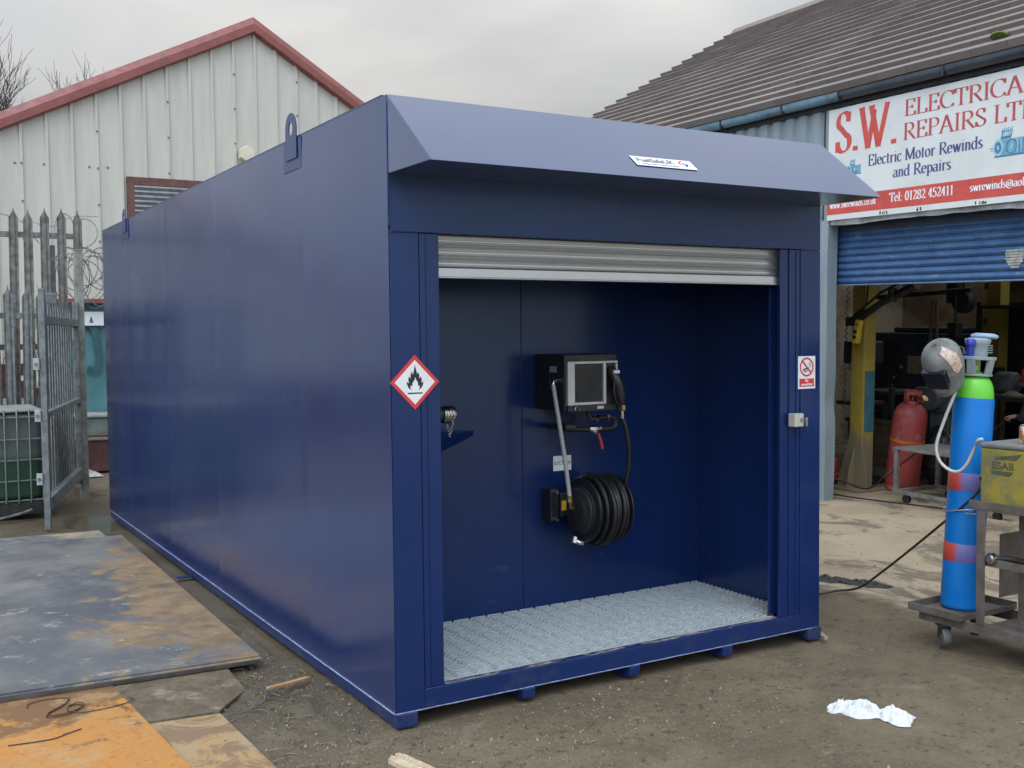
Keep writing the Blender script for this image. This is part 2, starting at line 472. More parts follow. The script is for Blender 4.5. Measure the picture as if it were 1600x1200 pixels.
M_INK = simple('black_ink', (0.02, 0.02, 0.022), 0.5, 0, 0.2, 9)
M_RED = simple('red_sign_vinyl', (0.66, 0.045, 0.05), 0.4, 0, 0.1, 6)
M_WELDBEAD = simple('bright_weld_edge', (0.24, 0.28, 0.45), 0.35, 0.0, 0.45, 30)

# ------------------------------------------------------------------ ground
def ground_h(x, y):
    d = math.hypot(x - 1, y - 1)
    k = max(0.0, 1.0 - d / 30.0)
    p = Vector((x, y, 0))
    h = noise.noise(p * 0.55) * 0.014 + noise.noise(p * 2.1 + Vector((5, 1, 0))) * 0.007 + noise.noise(p * 7.0) * 0.0035
    # churned mud beside the container's near corner
    c = math.exp(-(((x + 0.36) / 0.34) ** 2 + ((y - 0.45) / 0.9) ** 2))
    h += c * (0.010 + 0.040 * abs(noise.noise(p * 7 + Vector((2, 8, 1)))) + 0.022 * noise.noise(p * 15))
    # the wet low strip along the long side
    g = math.exp(-(((x + 0.22) / 0.55) ** 2)) * (1 if 1.6 < y < 11 else math.exp(-((y - (1.6 if y < 1.6 else 11)) / 0.6) ** 2))
    h -= g * (0.010 + 0.012 * noise.noise(p * 0.9 + Vector((3, 3, 3))))
    return (h - 0.012) * k - 0.004
def axis(lo, f0, f1, hi, st, g=1.16):
    a = []; v = f0
    while v < f1: a.append(v); v += st
    s_ = st; r = []
    while v < hi: r.append(v); s_ *= g; v += s_
    r.append(hi); v = f0; s_ = st; l = []
    while v > lo:
        s_ *= g; v -= s_; l.append(max(v, lo))
    return sorted(set(l)) + a + r
gx = axis(-300, -2.2, 4.6, 300, 0.035)
gy = axis(-300, -2.4, 3.2, 300, 0.035)
gm = MB()
GV = [[gm.bm.verts.new((x, y, ground_h(x, y))) for y in gy] for x in gx]
for i in range(len(gx) - 1):
    for j in range(len(gy) - 1):
        gm._f([GV[i][j], GV[i + 1][j], GV[i + 1][j + 1], GV[i][j + 1]])
t = MT('yard_ground', 0.85)
X, Y = t.xyz(0), t.xyz(1)
big = t.noise(0.8, 6, 0.6, dist=0.4)
mid = t.noise(5, 8, 0.68)
fine = t.noise(48, 6, 0.7)
mud = t.mix(t.ramp(big, 0.3, 0.7), (0.130, 0.096, 0.055), (0.212, 0.162, 0.099))
mud = t.mix(t.ramp(mid, 0.42, 0.68, True, 0, 0.7), mud, (0.105, 0.079, 0.049))
mud = t.mix(t.ramp(fine, 0.45, 0.75, True, 0, 0.5), mud, (0.25, 0.205, 0.145))
# swept concrete in front of the workshop, mud-stained; ragged edge
edge = t.math('ADD', t.math('MULTIPLY', X, 0.93), t.math('MULTIPLY', Y, 0.10))
edge = t.math('ADD', edge, t.math('MULTIPLY', t.math('SUBTRACT', t.noise(1.6, 8, 0.7, dist=0.8), 0.5), 0.55))
cmask = t.ramp(edge, 3.18, 3.34)
conc = t.mix(t.ramp(t.noise(1.2, 6, 0.6), 0.3, 0.7), (0.37, 0.285, 0.185), (0.47, 0.375, 0.255))
st = t.noise(1.9, 9, 0.72, t.vec((1, 0.55, 1), loc=(4, 2, 0)), 1.2)
conc = t.mix(t.ramp(st, 0.50, 0.58, True, 0, 0.9), conc, (0.17, 0.135, 0.095))
conc = t.mix(t.ramp(fine, 0.5, 0.8, True, 0, 0.4), conc, (0.26, 0.21, 0.15))
dks = t.noise(22, 8, .75, t.vec(loc=(3, 9, 2)))
mud = t.mix(t.ramp(dks, .555, .63, True, 0, .85), mud, (.058, .043, .027))
mud = t.mix(t.ramp(t.noise(130, 4, .7), .52, .70, True, 0, .5), mud, (.27, .225, .16))
mud = t.mix(t.ramp(t.noise(2.6, 9, .74, t.vec(loc=(7, 1, 3)), .8), .56, .66, True, 0, .5), mud, (.28, .23, .155))
base = t.mix(cmask, mud, conc)
# dark damp band along the long side of the container
wet = t.math('MULTIPLY', t.ramp(X, -1.6, -0.75), t.ramp(X, 0.35, 0.0))
wet = t.math('MULTIPLY', wet, t.ramp(Y, -0.9, 0.9))
wet = t.math('MULTIPLY', wet, t.ramp(mid, 0.25, 0.5, True, 0.6, 1.0))
base = t.mix(t.math('MULTIPLY', wet, 0.7), base, (0.085, 0.066, 0.040))
t.col(base)
t.rough(t.ramp(wet, 0.3, 1.0, True, 0.85, 0.42))
b = t.bump(t.noise(140, 4, .7), 0.5, 0.004)
b = t.bump(fine, 0.85, 0.014, b)
t.bump(mid, 0.7, 0.03, b)
ground = structure(gm.build('ground', t.m, None, smooth=180, fixn=False))

t = MT('puddle_water', 0.11, 0.0, 0.38)
t.col(t.mix(t.ramp(t.noise(2, 4), 0.35, 0.65), (0.11, 0.086, 0.052), (0.155, 0.122, 0.078)))
t.bump(t.noise(9, 3), 0.015, 0.01)
pm = MB()
pm.grid(lambda u, v: Vector((-1.2 + u * 1.7, 0.6 + v * 9.8, -0.0225)), 2, 2)
structure(pm.build('puddle', t.m, None))

# ------------------------------------------------------------------ the blue container
W, L, H = 2.467, 6.25, 2.6
ZB, ZS, ZT, HC, CD = 0.060, 0.1448, 2.0495, 2.2817, 0.3971
cont = thing('storage_container', 'large navy blue steel container with its front roller shutter half open over a grating floor', 'container')
# long left wall: pressed sheets with slight waviness and weld seams
JO = [0.98, 2.60, 3.87, 5.2]
def side_fn(u, v):
    y = u * L; z = ZB + v * (H - ZB)
    x = 0.0010 * sin(y * 5.2) + 0.0030 * noise.noise(Vector((y * 1.1, z * 0.8, 3.0))) + 0.0008 * noise.noise(Vector((y * 3.1, z * 1.2, 9.0)))
    for j in JO:
        d = (y - j) / 0.06
        if abs(d) < 3: x -= 0.0020 * math.exp(-d * d)
    e = min(u, 1 - u, v, 1 - v)
    return Vector((x * min(1, e * 25), y, z))
m = MB(); m.grid(side_fn, 220, 60)
m.build('side_wall', M_BLUE_SIDE, cont, smooth=180, fixn=False)
m = MB(); m.box(W - 0.004, W, 0.14, L, ZB, H); m.build('side_wall', M_BLUE_SIDE, cont)
m = MB(); m.box(0.004, W - 0.004, L - 0.004, L, ZB, H); m.build('rear_wall', M_BLUE, cont)
m = MB(); m.box(0.002, W - 0.002, 0.004, L - 0.002, H - 0.004, H + 0.001)
m.box(0.0, 0.012, 0.05, L, H + 0.0011, H + 0.008)
m.build('roof', M_BLUE, cont)
# posts of the front frame with their guide channels
m = MB()
m.box(0.003, 0.135, 0.0, 0.14, ZB + 0.001, ZT)
m.box(0.135, 0.139, 0.008, 0.14, ZS, ZT); m.box(0.139, 0.166, 0.003, 0.14, ZS, ZT)
m.build('front_post', M_BLUE, cont, bevel=0.0025)
m = MB(); m.box(0.170, 0.232, 0.010, 0.026, ZS, ZT); m.box(0.170, 0.232, 0.085, 0.10, ZS, ZT); m.box(0.166, 0.172, 0.012, 0.10, ZS, ZT)
m.build('shutter_guide', M_BLUE, cont, bevel=0.0015)
m = MB()
m.box(2.325, W - 0.001, 0.0, 0.14, ZB + 0.001, ZT)
m.box(2.296, 2.320, 0.003, 0.14, ZS, ZT); m.box(2.3202, 2.3248, 0.006, 0.14, ZS, ZT)
m.box(2.248, 2.291, 0.005, 0.14, ZS, ZT); m.box(2.2912, 2.2958, 0.008, 0.14, ZS, ZT)
m.build('front_post', M_BLUE, cont, bevel=0.0025)
m = MB(); m.box(2.190, 2.246, 0.012, 0.026, ZS, ZT); m.box(2.190, 2.246, 0.085, 0.10, ZS, ZT); m.box(2.241, 2.2475, 0.014, 0.10, ZS, ZT)
m.build('shutter_guide', M_BLUE, cont, bevel=0.0015)
m = MB(); m.box(0.003, W - 0.003, -0.002, 0.05, ZT + 0.002, H - 0.004)
m.build('lintel', M_BLUE, cont, bevel=0.002)
m = MB(); m.box(0.136, 2.324, -0.001, 0.048, ZB + 0.001, ZS - 0.001)
m.build('sill', M_BLUE_SILL, cont, bevel=0.004)
# mud trodden onto the sill
t = MT('trodden_mud', 0.9)
t.col(t.mix(t.ramp(t.noise(20, 6), 0.35, 0.65), (0.13, 0.115, 0.09), (0.30, 0.28, 0.24)))
def sillmud(u, v):
    x = 0.24 + u * 1.94
    n = noise.noise(Vector((x * 6, v * 3, 2))) * 0.5 + noise.noise(Vector((x * 23, v * 5, 4))) * 0.35
    return Vector((x, 0.003 + v * 0.044, ZS - 0.0022 + 0.006 * (n + 0.22) * sin(pi * v) ** 0.5))
m = MB(); m.grid(sillmud, 160, 8); m.build('sill_mud', t.m, cont, smooth=180, fixn=False)
# canopy (wedge hood)
m = MB()
A0, A1 = (0.0, -0.004, H), (W, -0.004, H)
B0, B1 = (0.0, -CD, HC), (W, -CD, HC)
C0, C1 = (0.0, -0.004, HC), (W, -0.004, HC)
va = [m.bm.verts.new(p) for p in (A0, A1, B1, B0, C0, C1)]
m._f([va[0], va[3], va[2], va[1]]); m._f([va[0], va[4], va[3]]); m._f([va[1], va[2], va[5]]); m._f([va[3], va[4], va[5], va[2]])
m.build('canopy', M_BLUE_TOP, cont, bevel=0.003)
# skid runners, corner feet, weld beads along the bottom edges
m = MB(); m.box(0.004, 0.10, 0.012, L, 0.0, ZB)
m.build('skid_runner', M_BLUE_SILL, cont, bevel=0.004)
m = MB(); m.box(W - 0.10, W - 0.004, 0.10, L, 0.0, ZB); m.build('skid_runner', M_BLUE_SILL, cont, bevel=0.004)
for x0 in (0.612, 1.197, 1.778):
    m = MB(); m.prism([(0.02, 0.0), (L, 0.0), (L, ZB - 0.001), (-0.015, ZB - 0.001), (-0.015, 0.016)], x0, x0 + 0.062, 'x')
    m.build('skid_runner', M_BLUE_SILL, cont, bevel=0.004)
for x0 in (0.003, W - 0.09):
    m = MB(); m.box(x0, x0 + 0.095, -0.010, 0.20, -0.002, ZB - 0.0008)
    m.build('corner_foot', M_BLUE_SILL, cont, bevel=0.005)
m = MB()
pts = [(-0.004 + 0.0012 * noise.noise(Vector((k * .37, 1, 2))), k * 0.04, ZB + 0.001 + 0.0015 * noise.noise(Vector((k * .5, 4, 2)))) for k in range(int(L / 0.04))]
m.tube(pts, 0.0042, 5)
pts = [(k * 0.04, -0.003, ZB + 0.0012 * noise.noise(Vector((k * .5, 7, 2)))) for k in range(int(W / 0.04) + 1)]
m.tube(pts, 0.0030, 5)
m.build('weld_bead', M_WELDBEAD, cont, smooth=180)
for xx in (-0.001, 0.004):
    m = MB(); m.tube([(xx + 0.0012 * noise.noise(Vector((k * .6, xx * 90, 5))), -0.004, 2.06 + k * 0.02) for k in range(27)], 0.0028, 5)
    m.build('weld_bead', M_BLUE, cont, smooth=180)
m = MB(); m.tube([(0.002 + k * 0.02, -0.003, ZT + 0.001) for k in range(8)], 0.0025, 5); m.build('weld_bead', M_BLUE, cont, smooth=180)
m = MB(); m.tube([(2.33 + k * 0.02, -0.003, ZT + 0.001) for k in range(7)], 0.0025, 5); m.build('weld_bead', M_BLUE, cont, smooth=180)
# lifting lugs on the roof edge
def lug(y, s=1.0):
    m = MB()
    out = [(-0.078, 0.0), (0.078, 0.0)] + [(0.078 * cos(a), 0.150 + 0.078 * sin(a)) for a in [pi * i / 12 for i in range(13)]]
    hole = [(0.027 * cos(2 * pi * i / 16), 0.150 + 0.034 * sin(2 * pi * i / 16)) for i in range(16)]
    # plate with a real hole: two halves bridged round the hole
    bm = m.bm
    def ring(pts, x): return [bm.verts.new((x, y + p[0] * s, H - 0.10 + p[1] * s)) for p in pts]
    for x in (-0.0115, -0.0055):
        o_ = ring(out, x); h_ = ring(hole, x)
        ed = [bm.edges.new((o_[i], o_[(i + 1) % len(o_)])) for i in range(len(o_))] + [bm.edges.new((h_[i], h_[(i + 1) % 16])) for i in range(16)]
        bmesh.ops.triangle_fill(bm, use_beauty=True, edges=ed)
        if x < -0.008: oa, ha = o_, h_
        else: ob, hb = o_, h_
    for A, B in ((oa, ob), (ha, hb)):
        for i in range(len(A)): m._f([A[i], A[(i + 1) % len(A)], B[(i + 1) % len(B)], B[i]])
    m.build('lifting_lug', M_BLUE, cont, bevel=0.001)
    m = MB(); m.box(-0.005, 0.001, y - 0.125, y + 0.125, H - 0.155, H - 0.002); m.build('doubler_plate', M_BLUE, cont, bevel=0.002)
lug(1.12); lug(5.22, 0.85)
m = MB(); m.box(-0.10, 0.0, 3.29, 3.35, 0.004, 0.012); m.build('base_lug', M_BLUE_SILL, cont, bevel=0.002)
# roller shutter: curtain of curved slats, bottom rail
prof = []
zz = ZT + 0.004
for k in range(3):
    h = 0.0475
    z0 = ZT + 0.004 - k * h
    prof += [(0.052, z0), (0.042, z0 - 0.003), (0.039, z0 - 0.008), (0.043, z0 - 0.014), (0.052, z0 - 0.019), (0.056, z0 - 0.025), (0.054, z0 - 0.032), (0.047, z0 - 0.037), (0.050, z0 - 0.0385), (0.047, z0 - 0.041), (0.051, z0 - 0.043), (0.055, z0 - 0.045)]
m = MB()
for a, b_ in zip(prof, prof[1:]):
    m.poly([(0.178, a[0], a[1]), (2.238, a[0], a[1]), (2.238, b_[0], b_[1]), (0.178, b_[0], b_[1])])
bmesh.ops.remove_doubles(m.bm, verts=m.bm.verts, dist=1e-5)
shut = m.build('shutter_curtain', M_SHUT, cont, smooth=50)
m = MB(); m.box(0.180, 2.236, 0.036, 0.060, 1.874, 1.9115); m.box(0.18, 2.236, 0.030, 0.066, 1.868, 1.8738)
m.build('bottom_rail', M_SHUT, cont, bevel=0.002)
# interior lining
XI0, XI1, YB = 0.20, 2.40, 0.895
m = MB(); m.box(0.006, W - 0.006, YB, YB + 0.004, ZS - 0.05, H - 0.006)
m.build('back_wall', M_BLUE_IN, cont)
m = MB()
m.tube([(1.171 + 0.0008 * noise.noise(Vector((k * .7, 0, 0))), YB - 0.001, ZS + 0.02 + k * 0.03) for k in range(64)], 0.0032, 5)
m.build('weld_seam', M_BLUE, cont, smooth=180)
m = MB(); m.box(XI1, XI1 + 0.004, 0.14, YB - 0.001, ZS - 0.05, H - 0.006); m.build('inner_wall', M_BLUE_IN, cont)
m = MB(); m.box(XI0 - 0.004, XI0, 0.14, YB - 0.001, ZS - 0.05, H - 0.006); m.build('inner_wall', M_BLUE_IN, cont)
m = MB(); m.box(XI0, XI1, 0.049, YB - 0.001, ZB + 0.002, ZB + 0.006); m.build('bund_floor', M_BLUE_IN, cont)
m = MB(); m.cyl((0.21, 0.30, 2.26), (2.38, 0.30, 2.26), 0.10, n=24); m.build('shutter_roll', M_SHUT, cont, smooth=40)
# serrated floor grating
m = MB()
ny = 25
for k in range(ny):
    y = 0.058 + k * (YB - 0.012 - 0.058) / (ny - 1)
    xa, xb = (XI0 + 0.01, XI1 - 0.012) if y > 0.145 else (0.245, 2.180)
    top = []; x = xa; q = 0
    while x < xb:
        nr = (x - XI0 - 0.03) / 0.1; dn = abs(nr - round(nr)) * 0.1
        top.append((x, ZS + (-0.014 if dn < 0.0078 else (0.0004 if q % 2 else -0.0004))))
        x += 0.010; q += 1
    m.prism([(top[0][0], ZS - 0.030), (top[-1][0], ZS - 0.030)] + top[::-1], y - 0.0042, y + 0.0042, 'y')
for i in range(24):
    x = XI0 + 0.03 + i * 0.1
    if x > XI1 - 0.02: break
    m.box(x - 0.003, x + 0.003, 0.150, YB - 0.008, ZS - 0.026, ZS - 0.0185)
m.box(0.242, 2.184, 0.0495, 0.0525, ZS - 0.03, ZS + 0.001)
m.build('floor_grating', M_GRATE, cont)
# drip tray in the left rear corner and the fill coupling above it
tr = MB()
tp = [(XI0, 0.45), (XI0, YB - 0.002), (0.872, YB - 0.002)]
zt_ = 1.130
V0 = [tr.bm.verts.new((p[0], p[1], zt_)) for p in tp]
V1 = [tr.bm.verts.new((p[0], p[1], zt_ - 0.028)) for p in tp]
V2 = [tr.bm.verts.new((XI0, 0.51, zt_ - 0.165)), tr.bm.verts.new((XI0, YB - 0.002, zt_ - 0.16)), tr.bm.verts.new((0.69, YB - 0.002, zt_ - 0.028))]
Vi = [tr.bm.verts.new((XI0 + 0.004, 0.466, zt_)), tr.bm.verts.new((XI0 + 0.004, YB - 0.008, zt_)), tr.bm.verts.new((0.835, YB - 0.008, zt_))]
Vj = [tr.bm.verts.new((XI0 + 0.004, 0.48, zt_ - 0.1)), tr.bm.verts.new((XI0 + 0.004, YB - 0.008, zt_ - 0.1)), tr.bm.verts.new((0.67, YB - 0.008, zt_ - 0.04))]
for A, B in ((V0, V1), (V1, V2), (V0, Vi), (Vi, Vj)):
    for i in range(3): tr._f([A[i], A[(i + 1) % 3], B[(i + 1) % 3], B[i]])
tr._f(V2); tr._f(Vj)
tr.build('drip_tray', M_BLUE_IN, cont)
fill = thing('fill_coupling', 'capped metal fill coupling with a hanging chain above the triangular drip tray', 'coupling', (0.245, 0.50, 1.252))
RX = Matrix.Rotation(radians(90), 4, 'Y')
m = MB(); m.lathe([(0.0, -.044), (0.045, -.044), (0.045, -0.032), (0.030, -0.030), (0.030, 0.18), (0.036, 0.182), (0.036, 0.20), (0.031, 0.203), (0.031, 0.212), (0.036, 0.214), (0.036, 0.226), (0.032, 0.228), (0.032, 0.240)], 28, RX)
m.build('pipe', M_DARKSTEEL, fill, smooth=40)
m = MB(); m.lathe([(0.034, 0.2405), (0.040, 0.242), (0.040, 0.300), (0.036, 0.305), (0.0, 0.306)], 28, RX)
for q in (0.25, 0.265, 0.28): m.lathe([(0.0402, q), (0.0422, q + .002), (0.0422, q + .007), (0.0402, q + .009)], 28, RX)
m.build('cap', M_CHROME, fill, smooth=40)
m = MB()
for k in range(9):
    u = k / 8; c = Vector((0.296 - 0.05 * u, -0.035 + 0.004 * sin(k), 0.005 - 0.19 * u * (1 - 0.35 * u)))
    if k > 5: c = Vector((0.27 - 0.006 * (k - 5), -0.035, -0.115 + 0.02 * (k - 5)))
    a = k % 2
    m.tube([c + Vector(((0.005 * cos(t_)) * (1 - a), (0.005 * cos(t_)) * a, 0.009 * sin(t_))) for t_ in [2 * pi * i / 10 for i in range(10)]], 0.0016, 5, closed=True)
m.build('chain', M_CHROME, fill, smooth=180)

# ---- signs and small fittings on the front
def FR(x, z, y=-0.0005, rot=0.0):    # frame on a vertical front plane: local x right, y up, z out
    return Matrix.Translation((x, y, z)) @ Matrix.Rotation(radians(90), 4, 'X') @ Matrix.Rotation(rot, 4, 'Z')
haz = thing('hazard_sign', 'red bordered white diamond sign with a black flame on the left front post', 'sign', M=FR(0.1085, 1.4345, -0.001))
m = MB(); d = 0.1135; m.prism([(0, -d), (d * .985, 0), (0, d), (-d * .985, 0)], 0.0, 0.0012); m.build('border', M_RED, haz)
m = MB(); d = 0.092; m.prism([(0, -d), (d, 0), (0, d), (-d, 0)], 0.0014, 0.0018); m.build('panel', M_WHITE, haz)
FL = [(-.18, -.42), (-.36, -.30), (-.46, -.08), (-.44, .02), (-.33, -.06), (-.37, .12), (-.34, .30), (-.25, .18), (-.24, .36), (-.18, .55), (-.12, .36), (-.06, .55), (0.0, .86), (.07, .62), (.13, .38), (.17, .52), (.24, .36), (.25, .16), (.34, .28), (.38, .10), (.34, -.06), (.45, .02), (.46, -.10), (.36, -.30), (.18, -.42), (.27, -.28), (.25, -.16), (.17, -.22), (.16, -.02), (.06, .12), (.02, .26), (-.03, .10), (-.14, -.04), (-.16, -.22), (-.25, -.16), (-.27, -.28)]
m = MB(); s_ = 0.082; m.prism([(p[0] * s_, p[1] * s_ + 0.001) for p in FL], 0.0020, 0.0023)
m.box(-0.034, 0.034, -0.048, -0.0425, 0.0020, 0.0023)
m.build('flame_symbol', M_INK, haz)
nos = thing('no_smoking_sign', 'small white and red no smoking sign on the right front post', 'sign', M=FR(2.366, 1.4145, -0.001))
m = MB(); m.box(-0.0625, 0.0625, -0.085, 0.085, 0, 0.0012); m.build('panel', M_WHITE, nos)
m = MB(); m.box(-0.053, 0.053, -0.074, -0.032, 0.0014, 0.0018)
oc = [(0.050 * cos(2 * pi * i / 32), 0.028 + 0.050 * sin(2 * pi * i / 32)) for i in range(32)]
ic = [(0.0405 * cos(2 * pi * i / 32), 0.028 + 0.0405 * sin(2 * pi * i / 32)) for i in range(32)]
for i in range(32): m.poly([(*oc[i], .0016), (*oc[(i + 1) % 32], .0016), (*ic[(i + 1) % 32], .0016), (*ic[i], .0016)])
m.build('red_ring', M_RED, nos)
m = MB(); m.box(-0.043, 0.043, -0.0045, 0.0045, 0.0026, 0.0029, M=Matrix.Translation((0, 0.028, 0)) @ Matrix.Rotation(radians(-45), 4, 'Z')); m.build('slash', M_RED, nos)
m = MB(); m.box(-0.028, 0.016, -0.0035, 0.0035, 0.0019, 0.0022, M=Matrix.Translation((0, 0.020, 0)) @ Matrix.Rotation(radians(12), 4, 'Z'))
for q in (0.02, 0.027):
    m.tube([(q + 0.004 * sin(k * 1.1), 0.028 + 0.005 * k, 0.0021) for k in range(6)], 0.0010, 4)
m.tube([(-0.022, 0.010, 0.0021), (-0.010, 0.004, .0021), (0.004, 0.010, .0021)], 0.0025, 4)
m.build('cigarette_symbol', M_INK, nos)
text_mesh('lettering', 'No', M_WHITE, nos, Matrix.Translation((0, -0.049, 0.0023)), 0.021, 0.022, offset=0.0006)
text_mesh('lettering', 'smoking', M_WHITE, nos, Matrix.Translation((0, -0.068, 0.0023)), 0.019, 0.080, offset=0.0006)
# sticker on the canopy slope
sl = math.atan2(H - HC, CD)
cx, cz = 1.188, 2.367
cy_ = -CD * (H - cz) / (H - HC)
stk = thing('logo_sticker', 'white logo sticker with a coloured swirl on the canopy slope', 'sticker', M=Matrix.Translation((cx, cy_, cz)) @ Matrix.Rotation(sl, 4, 'X') @ Matrix.Translation((0, 0, 0.0035)))
m = MB(); m.prism([(-0.168, -0.038), (0.168, -0.038), (0.168, 0.038), (-0.168, 0.038)], 0, 0.001); m.build('panel', M_WHITE, stk)
M_GREEN = simple('olive_ink', (0.16, 0.24, 0.12), .5, 0, .1); M_GREY = simple('grey_ink', (0.12, 0.12, 0.13), .5, 0, .1)
M_BLUEINK = simple('blue_ink', (0.03, 0.07, 0.42), .5, 0, .1)
text_mesh('lettering', 'FuelSafeUK', M_GREY, stk, Matrix.Translation((-0.045, -0.006, 0.0014)), 0.044, 0.205, offset=0.0009)
text_mesh('tagline', 'Storage Tanks & Dispensing Solutions', M_GREY, stk, Matrix.Translation((-0.03, -0.027, 0.0014)), 0.013, 0.20, offset=0.0002)
for k, (a0, a1, mm, r) in enumerate(((60, 250, M_RED, .026), (-110, 40, M_BLUEINK, .024))):
    m = MB(); P = arc(0.112, 0.004, r, r, a0, a1, 12)
    for i in range(12):
        w0 = 0.010 * sin(pi * (i + .2) / 12.4); w1 = 0.010 * sin(pi * min(i + 1.2, 12.3) / 12.4)
        def off(p, w_): 
            dx, dy = p[0] - .112, p[1] - .004; q = math.hypot(dx, dy); return (p[0] - dx / q * w_, p[1] - dy / q * w_, .0014)
        m.poly([off(P[i], 0), off(P[i + 1], 0), off(P[i + 1], w1), off(P[i], w0)])
    m.build('swirl', mm, stk)
m = MB(); m.prism([(0.100, 0.010), (0.120, -0.010), (0.128, -0.004), (0.112, 0.012)], 0.0012, 0.0015); m.build('swirl', M_INK, stk)
# key switch box with keys
key = thing('key_switch', 'small white key switch box with a key in it on the right shutter guide', 'switch', (2.270, 0.0, 1.172))
M_OFFW = simple('ivory_plastic', (0.52, 0.49, 0.42), 0.4, 0, .08, 9)
m = MB(); m.box(-0.036, 0.028, -0.050, -0.002, -0.034, 0.034); m.build('housing', M_OFFW, key, bevel=0.004)
m = MB(); m.cyl((0.010, -0.0501, 0.004), (0.010, -0.056, 0.004), 0.011); m.build('lock_barrel', M_CHROME, key, smooth=40)
m = MB(); m.box(0.010, 0.014, -0.078, -0.0561, -0.002, 0.010)
m.cyl((0.010, -0.080, 0.004), (0.014, -0.080, 0.004), 0.011, n=14)
m.box(0.016, 0.018, -0.086, -0.074, -0.050, -0.006); m.build('keys', M_CHROME, key, smooth=40)

# ---- fuel dispenser on the back wall
dsp = thing('fuel_dispenser', 'black fuel pump cabinet with a silver framed grille on the container back wall', 'fuel pump', (1.16, YB, 1.24))
M_SILV = simple('silver_front', (0.52, 0.52, 0.51), 0.4, 0.3, .12, 10)
m = MB(); m.box(-0.02, 0.305, -0.270, -0.001, 0.0, 0.285); m.build('body', M_BLACK, dsp, bevel=0.006)
m = MB()
for q in ((-0.012, 0.030, 0.03, 0.25), (0.205, 0.222, 0.03, 0.25)): m.box(q[0], q[1], -0.292, -0.271, q[2], q[3])
m.box(0.0302, 0.2048, -0.291, -0.271, 0.236, 0.25); m.box(0.0302, 0.2048, -0.291, -0.271, 0.03, 0.044)
m.box(0.222, 0.30, -0.286, -0.271, 0.238, 0.25); m.box(0.288, 0.30, -0.285, -0.271, 0.05, 0.2378)
m.build('front_frame', M_SILV, dsp, bevel=0.003)
m = MB(); m.box(0.032, 0.203, -0.282, -0.271, 0.046, 0.234)
for k in range(12): m.box(0.042, 0.193, -0.286, -0.2821, 0.060 + k * 0.0135, 0.067 + k * 0.0135)
m.build('grille', M_BLACK, dsp, bevel=0.0015)
m = MB(); m.box(-0.012, 0.298, -0.290, -0.271, -0.002, 0.0285); m.build('lower_fascia', M_BLACK, dsp, bevel=0.002)
m = MB(); m.tube([(0.04 + 0.014 * cos(pi * i / 10), -0.295, 0.006 + 0.019 * sin(pi * i / 10)) for i in range(11)], 0.003, 6); m.build('handle_loop', M_CHROME, dsp, smooth=60)
m = MB(); m.box(0.165, 0.205, -0.2915, -0.2902, 0.008, 0.022); m.build('badge', M_SILV, dsp)
m = MB(); m.box(-0.0215, -0.0202, -0.20, -0.14, 0.195, 0.225); m.build('badge', M_SILV, dsp)
# nozzle in its holster
noz = thing('fuel_nozzle', 'black fuel nozzle hanging on the right side of the pump cabinet', 'nozzle', (1.42, YB - 0.30, 1.30))
m = MB(); m.tube([(0.0, 0.02, 0.145), (0.01, -0.004, 0.12), (0.028, -0.018, 0.06), (0.042, -0.02, 0.0), (0.046, -0.02, -0.035)], [0.024, 0.030, 0.030, 0.024, 0.017], 14); m.build('body', M_BLACK, noz, smooth=60)
m = MB(); m.tube([(-0.006, -0.03, 0.09), (-0.014, -0.034, 0.04), (0.0, -0.034, -0.02), (0.03, -0.03, -0.045)], 0.006, 8); m.build('trigger_guard', M_BLACK, noz, smooth=60)
m = MB(); m.box(-0.012, 0.02, -0.038, -0.026, 0.126, 0.142); m.build('label_plate', M_WHITE, noz)
m = MB(); m.lathe([(0, 0), (.016, 0), (.018, .004), (.018, .026), (.016, .030), (0.0, .031)], 6, Matrix.Translation((0.047, -0.02, -0.068))); m.build('brass_swivel', M_BRASS, noz)
m = MB(); m.cyl((0.048, -0.02, -0.105), (0.047, -0.02, -0.0685), 0.0125, n=14); m.build('ferrule', M_CHROME, noz, smooth=40)
hose = MB()
hp = [(1.468, YB - 0.32, 1.195), (1.482, YB - 0.33, 1.15), (1.498, YB - 0.335, 1.05), (1.502, YB - 0.33, 0.95), (1.494, YB - 0.31, 0.85), (1.487, YB - 0.295, 0.76), (1.484, YB - 0.29, 0.715)]
def spline(P, n=8, closed=False):
    P = [Vector(p) for p in P]; out = []
    m_ = len(P)
    for i in range(m_ if closed else m_ - 1):
        if closed: a, b, c, d = P[i - 1], P[i], P[(i + 1) % m_], P[(i + 2) % m_]
        else: a, b, c, d = P[max(i - 1, 0)], P[i], P[i + 1], P[min(i + 2, m_ - 1)]
        for k in range(n):
            u = k / n
            out.append(0.5 * ((2 * b) + (c - a) * u + (2 * a - 5 * b + 4 * c - d) * u * u + (3 * b - a - 3 * c + d) * u ** 3))
    if not closed: out.append(P[-1])
    return out
hose.tube(spline(hp), 0.0125, 10)
hob = hose.build('delivery_hose', M_RUBBER, None, smooth=60)
tag(hob, 'black delivery hose running from the pump nozzle down to the hose reel', 'hose')
m = MB(); m.tube([(1.4845, YB - 0.29, 0.745), (1.484, YB - 0.29, 0.71)], 0.018, 12); o = m.build('hose_stop', M_RUBBER, hob, smooth=60)
